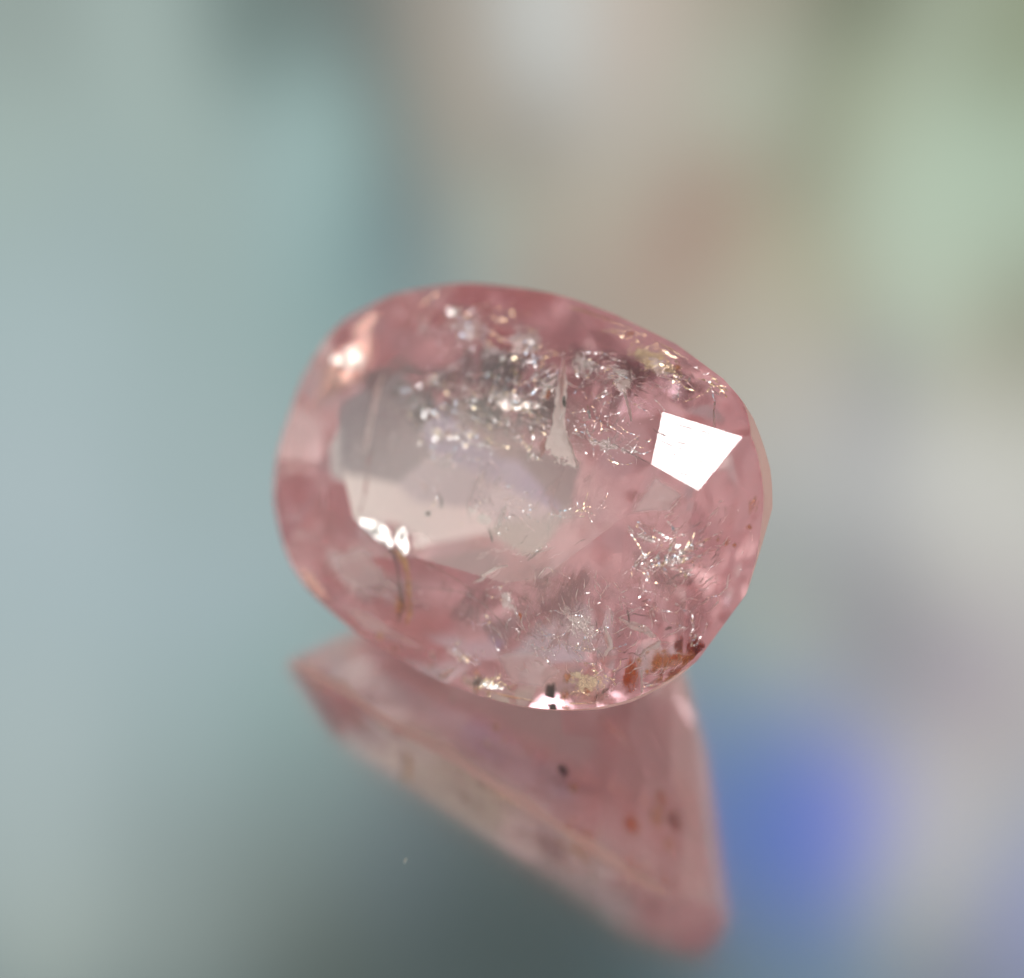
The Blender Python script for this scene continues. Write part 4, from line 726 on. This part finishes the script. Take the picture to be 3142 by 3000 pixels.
M_FLECK = {'white': incl_mat('fleck_white', (.88, .82, .78), .85, .13, 40, .0),
           'gold': incl_mat('fleck_gold', (.88, .68, .38), .85, .13, 40, .0, tint=(1, .86, .6)),
           'rose': incl_mat('fleck_rose', (.85, .62, .60), .45, .3, 40, .0, tint=(1, .8, .78)),
           'blue': incl_mat('fleck_blue', (.45, .6, .75), .8, .16, 40, .0, tint=(.7, .85, 1))}

VIEW = Vector((0.364, -0.107, -0.925)).normalized()
def wob(p, s, k):
    return noise.noise_vector(Vector(p) * s + Vector((k, 2.1 * k, -k))) 

UNIT = [(Vector(a).normalized(), d / Vector(a).length) for a, d in PLANES]
def depth_in(p):
    return min(d - a.dot(p) for a, d in UNIT)
MID = Vector((0, 0, -.12))
def keep_in(p, margin=.004):
    for i in range(12):
        if depth_in(p) >= margin: break
        p = p.lerp(MID, .03)
    return p
# fracture sheets: crumpled thin plates; glow, core, rim and pane kinds imitate facet highlights
for q, (kind, poly) in enumerate(SHEETS):
    pts = [Vector(p) for p in poly]
    c = sum(pts, Vector()) / len(pts)
    nn = (pts[0] - c).cross(pts[len(pts) // 3] - c).normalized()
    dense = []
    for i, p in enumerate(pts):
        r = pts[(i + 1) % len(pts)]
        for t in (0.0, 0.33, 0.66):
            w = p.lerp(r, t)
            dense.append(w + (w - c) * (rnd.random() - .5) * .14)
    R_ = 8
    vs, fs, fade = [], [], []
    for k in range(R_):
        t = (k + 1) / R_
        for p in dense:
            w = c.lerp(p, t)
            vs.append(keep_in(w + nn * (.0012 * noise.noise(w * 60.0)), .002)); fade.append(1 - t)
    M_ = len(dense)
    vs.append(c); fade.append(1.0)
    for k in range(R_ - 1):
        for i in range(M_):
            j = (i + 1) % M_
            fs.append((k * M_ + i, k * M_ + j, (k + 1) * M_ + j, (k + 1) * M_ + i))
    for i in range(M_): fs.append((len(vs) - 1, (i + 1) % M_, i))
    o = mesh_obj('fracture_and_glint', vs, fs, M_SHEET[kind], gem, True)
    at = o.data.attributes.new('thickness', 'FLOAT', 'POINT'); at.data.foreach_set('value', fade)

# veils: wide wispy sheets of healed fractures; the darkest imitate refracted dark
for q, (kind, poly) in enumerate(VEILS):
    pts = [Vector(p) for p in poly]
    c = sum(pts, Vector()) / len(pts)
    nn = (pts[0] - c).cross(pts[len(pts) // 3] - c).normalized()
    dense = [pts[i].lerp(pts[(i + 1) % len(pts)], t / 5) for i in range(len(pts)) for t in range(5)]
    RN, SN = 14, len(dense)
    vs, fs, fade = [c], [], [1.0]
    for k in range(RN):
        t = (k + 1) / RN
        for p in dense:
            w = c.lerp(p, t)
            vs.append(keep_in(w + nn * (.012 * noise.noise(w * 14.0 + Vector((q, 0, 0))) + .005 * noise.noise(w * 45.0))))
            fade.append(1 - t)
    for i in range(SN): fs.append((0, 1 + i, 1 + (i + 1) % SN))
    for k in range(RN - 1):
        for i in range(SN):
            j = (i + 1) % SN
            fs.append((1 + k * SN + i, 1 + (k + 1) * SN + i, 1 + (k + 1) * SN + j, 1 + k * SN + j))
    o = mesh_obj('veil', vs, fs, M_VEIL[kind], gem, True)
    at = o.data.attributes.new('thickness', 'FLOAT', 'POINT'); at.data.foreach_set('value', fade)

# ribbons: feathers, cracks, stained sheets
for q, (name, kind, line) in enumerate(RIBBONS):
    P = [Vector(p) for p, w in line]; Wd = [w for p, w in line]
    fine = []
    for i in range(len(P) - 1):
        p0, p1, p2, p3 = P[max(i - 1, 0)], P[i], P[i + 1], P[min(i + 2, len(P) - 1)]
        for s in range(6):
            t = s / 6
            p = 0.5 * ((2 * p1) + (p2 - p0) * t + (2 * p0 - 5 * p1 + 4 * p2 - p3) * t * t + (3 * p1 - p0 - 3 * p2 + p3) * t ** 3)
            fine.append((p, Wd[i] * (1 - t) + Wd[i + 1] * t))
    fine.append((P[-1], Wd[-1]))
    vs, fs = [], []
    K = 6
    for i, (p, w) in enumerate(fine):
        a = fine[max(i - 1, 0)][0]; b = fine[min(i + 1, len(fine) - 1)][0]
        side = (b - a).cross(VIEW).normalized()
        for k in range(K):
            u = k / (K - 1) * 2 - 1
            ww = w * (1 + .5 * noise.noise(p * 90 + Vector((q, u * .6, 0))))
            vs.append(p + side * (u * ww) + VIEW * (u * u * w * .5 + .004 * noise.noise(p * 70 + side * (u * 3 + q))))
    for i in range(len(fine) - 1):
        for k in range(K - 1):
            fs.append((i * K + k, i * K + k + 1, (i + 1) * K + k + 1, (i + 1) * K + k))
    mesh_obj(name, vs, fs, M_RIB[kind], gem, True)

# stains, grains and painted highlights: crumpled films that thin out towards their rims, two layers each
IX = Vector((0.92, 0.38, 0.0)); IY = VIEW.cross(IX).normalized(); IX = IY.cross(VIEW).normalized()
for q, (kind, c, rx, ry) in enumerate(SPOTS):
    c = Vector(c); a0 = rnd.uniform(-.5, .5)
    vs, fs, fade = [], [], []
    for lay in range(3):
        b0 = len(vs); RN, SN = 6, 22
        cc = c + VIEW * (lay - 1) * .35 * min(rx, ry) + IX * rnd.gauss(0, .2) * rx + IY * rnd.gauss(0, .2) * ry
        sc = 1.0 - .15 * lay
        vs.append(keep_in(cc)); fade.append(1.0)
        for k in range(RN):
            t = (k + 1) / RN
            for i in range(SN):
                th = 2 * math.pi * i / SN
                e = Vector((math.cos(th), math.sin(th), lay * .7))
                kk = sc * (1 + .7 * noise.noise(e * 1.3 + Vector((q * 3.7, 0, 0))))
                x, y = e.x * rx * kk * t * 1.35, e.y * ry * kk * t * 1.35
                x, y = x * math.cos(a0) - y * math.sin(a0), x * math.sin(a0) + y * math.cos(a0)
                vs.append(keep_in(cc + IX * x + IY * y + VIEW * (.3 * min(rx, ry) * noise.noise(Vector((x, y, lay * .1)) * 90))))
                fade.append(1 - t)
        for i in range(SN): fs.append((b0, b0 + 1 + i, b0 + 1 + (i + 1) % SN))
        for k in range(RN - 1):
            for i in range(SN):
                j = (i + 1) % SN
                fs.append((b0 + 1 + k * SN + i, b0 + 1 + (k + 1) * SN + i, b0 + 1 + (k + 1) * SN + j, b0 + 1 + k * SN + j))
    o = mesh_obj({'pale': 'painted_glint', 'goldglint': 'painted_glint', 'roseglint': 'painted_glint', 'rust': 'rust_stain', 'deeprust': 'rust_stain', 'amber': 'amber_stain', 'dark': 'dark_grain', 'rose': 'rose_grain'}[kind], vs, fs, M_SPOT[kind], gem, True)
    at = o.data.attributes.new('thickness', 'FLOAT', 'POINT'); at.data.foreach_set('value', fade)

# clouds of tiny flecks strung along fine threads, so that they read as feathers
bins = {}
for (kind, cnt, size, c, ax, ay, h, t, ds, jit) in CLUSTERS:
    c, ax, ay, h, t = map(Vector, (c, ax, ay, h, t))
    main = (ax if ax.length > ay.length else ay).normalized()
    ortho = main.cross(h).normalized()
    left = int(cnt * FLECK_DENSITY)
    while left > 0:
        run = min(left, rnd.choice((1, 2, 4, 7, 11, 16)))
        left -= run
        p = c + ax * rnd.gauss(0, .55) + ay * rnd.gauss(0, .55) + t * rnd.uniform(-.5, .5) * ds
        ang = rnd.gauss(0, .55)
        base = (h + Vector((rnd.gauss(0, 1), rnd.gauss(0, 1), rnd.gauss(0, 1))) * math.radians(jit) * .13).normalized()
        for i in range(run):
            ang += rnd.gauss(0, .17)
            dr = main * math.cos(ang) + ortho * math.sin(ang)
            s = size * rnd.uniform(.35, 1.5)
            p = p + dr * s * rnd.uniform(.5, 1.1)
            if depth_in(p) < .006: continue
            j = math.radians(jit) * .2
            nn = (base + Vector((rnd.gauss(0, j), rnd.gauss(0, j), rnd.gauss(0, j)))).normalized()
            e1 = (dr - nn * dr.dot(nn)).normalized(); e2 = nn.cross(e1)
            asp = rnd.uniform(.08, .36)
            kk = kind
            if kind == 'white':
                u = rnd.random(); kk = 'gold' if u < .16 else 'blue' if u < .24 else 'rose' if u < .5 else 'white'  # gold and blue shares imitate the colours of dispersion
            vs, fs = bins.setdefault(kk, ([], []))
            b = len(vs); K = rnd.choice((5, 6, 7))
            for k in range(K):
                th = 2 * math.pi * k / K + rnd.uniform(-.4, .4); rr = rnd.uniform(.5, 1.1)
                vs.append(p + e1 * (math.cos(th) * s * rr * .75) + e2 * (math.sin(th) * s * rr * asp) + nn * rnd.uniform(-1, 1) * s * .03)
            fs.append(tuple(range(b, b + K)))
for kind, (vs, fs) in bins.items():
    mesh_obj('fleck_cloud', vs, fs, M_FLECK[kind], gem, kind='stuff')

# hairline cracks and needles, too fine to count
hb = {'pale': ([], []), 'brown': ([], [])}
for (cnt, ln, c, ax, ay, dr, t) in HAIRS:
    c, ax, ay, dr, t = map(Vector, (c, ax, ay, dr, t))
    dr.normalize()
    for i in range(cnt):
        p = c + ax * rnd.gauss(0, .55) + ay * rnd.gauss(0, .55) + t * rnd.uniform(0, .05)
        d = (dr + Vector((rnd.gauss(0, .35), rnd.gauss(0, .35), rnd.gauss(0, .12)))).normalized()
        side0 = d.cross(t).normalized()
        length = ln * rnd.uniform(.3, 1.3); w = rnd.uniform(.0003, .0012) * (2.2 if rnd.random() < .12 else 1)
        bend = rnd.gauss(0, .35)
        vs, fs = hb['pale' if rnd.random() < .72 else 'brown']
        b = len(vs); K = 7; ok = True; new = []
        for k in range(K + 1):
            u = k / K
            q = p + d * (u - .5) * length + side0 * (bend * length * (u - .5) ** 2 + .12 * length * noise.noise(p * 80 + d * u * 3))
            if depth_in(q) < .004: ok = False
            ww = w * (math.sin(math.pi * (.04 + .92 * u))) * (1 + .8 * noise.noise(q * 300))
            tw = (side0 + t * math.sin(u * 5 + i) * .8).normalized()
            new += [q - tw * ww, q + tw * ww]
        if not ok: continue
        vs += new
        for k in range(K): fs.append((b + 2 * k, b + 2 * k + 1, b + 2 * k + 3, b + 2 * k + 2))
M_HAIR = {'pale': incl_mat('hairline_pale', (.95, .84, .80), .5, .3, 60, .5, translucent=.2),
          'brown': incl_mat('hairline_brown', (.22, .12, .11), .2, .3, 60, .5)}
for k, (vs, fs) in hb.items():
    mesh_obj('hairline_cracks', vs, fs, M_HAIR[k], gem, kind='stuff')

# ------------------------------------------------------------------ dust on the mirror
mt, n, l = new_mat('dust')
d = n('ShaderNodeBsdfDiffuse'); d.inputs['Color'].default_value = (.60, .60, .58, 1)
o = n('ShaderNodeOutputMaterial'); l(d.outputs[0], o.inputs['Surface'])
def speck(x, y, length, w, ang, label):
    vs, fs = [], []
    K = 8
    for k in range(K + 1):
        u = k / K
        px = (u - .5) * length; py = .2 * length * math.sin(u * 2.4)
        X = x + px * math.cos(ang) - py * math.sin(ang); Y = y + px * math.sin(ang) + py * math.cos(ang)
        r = w * (.35 + math.sin(math.pi * u) * (.8 + .3 * math.sin(9 * u)))
        for j in range(6):
            a = 2 * math.pi * j / 6
            vs.append((X - math.sin(ang) * math.cos(a) * r, Y + math.cos(ang) * math.cos(a) * r, r * 1.05 + math.sin(a) * r))
    for k in range(K):
        for j in range(6):
            fs.append((k * 6 + j, k * 6 + (j + 1) % 6, (k + 1) * 6 + (j + 1) % 6, (k + 1) * 6 + j))
    fs.append(tuple(range(5, -1, -1))); fs.append(tuple(range(K * 6, K * 6 + 6)))
    mesh_obj('dust_speck', vs, fs, mt, None, True, label=label, category='dust')
speck(-0.1295, -0.5536, .011, .0013, 1.1, 'tiny white dust speck on the mirror, left of the stone reflection')
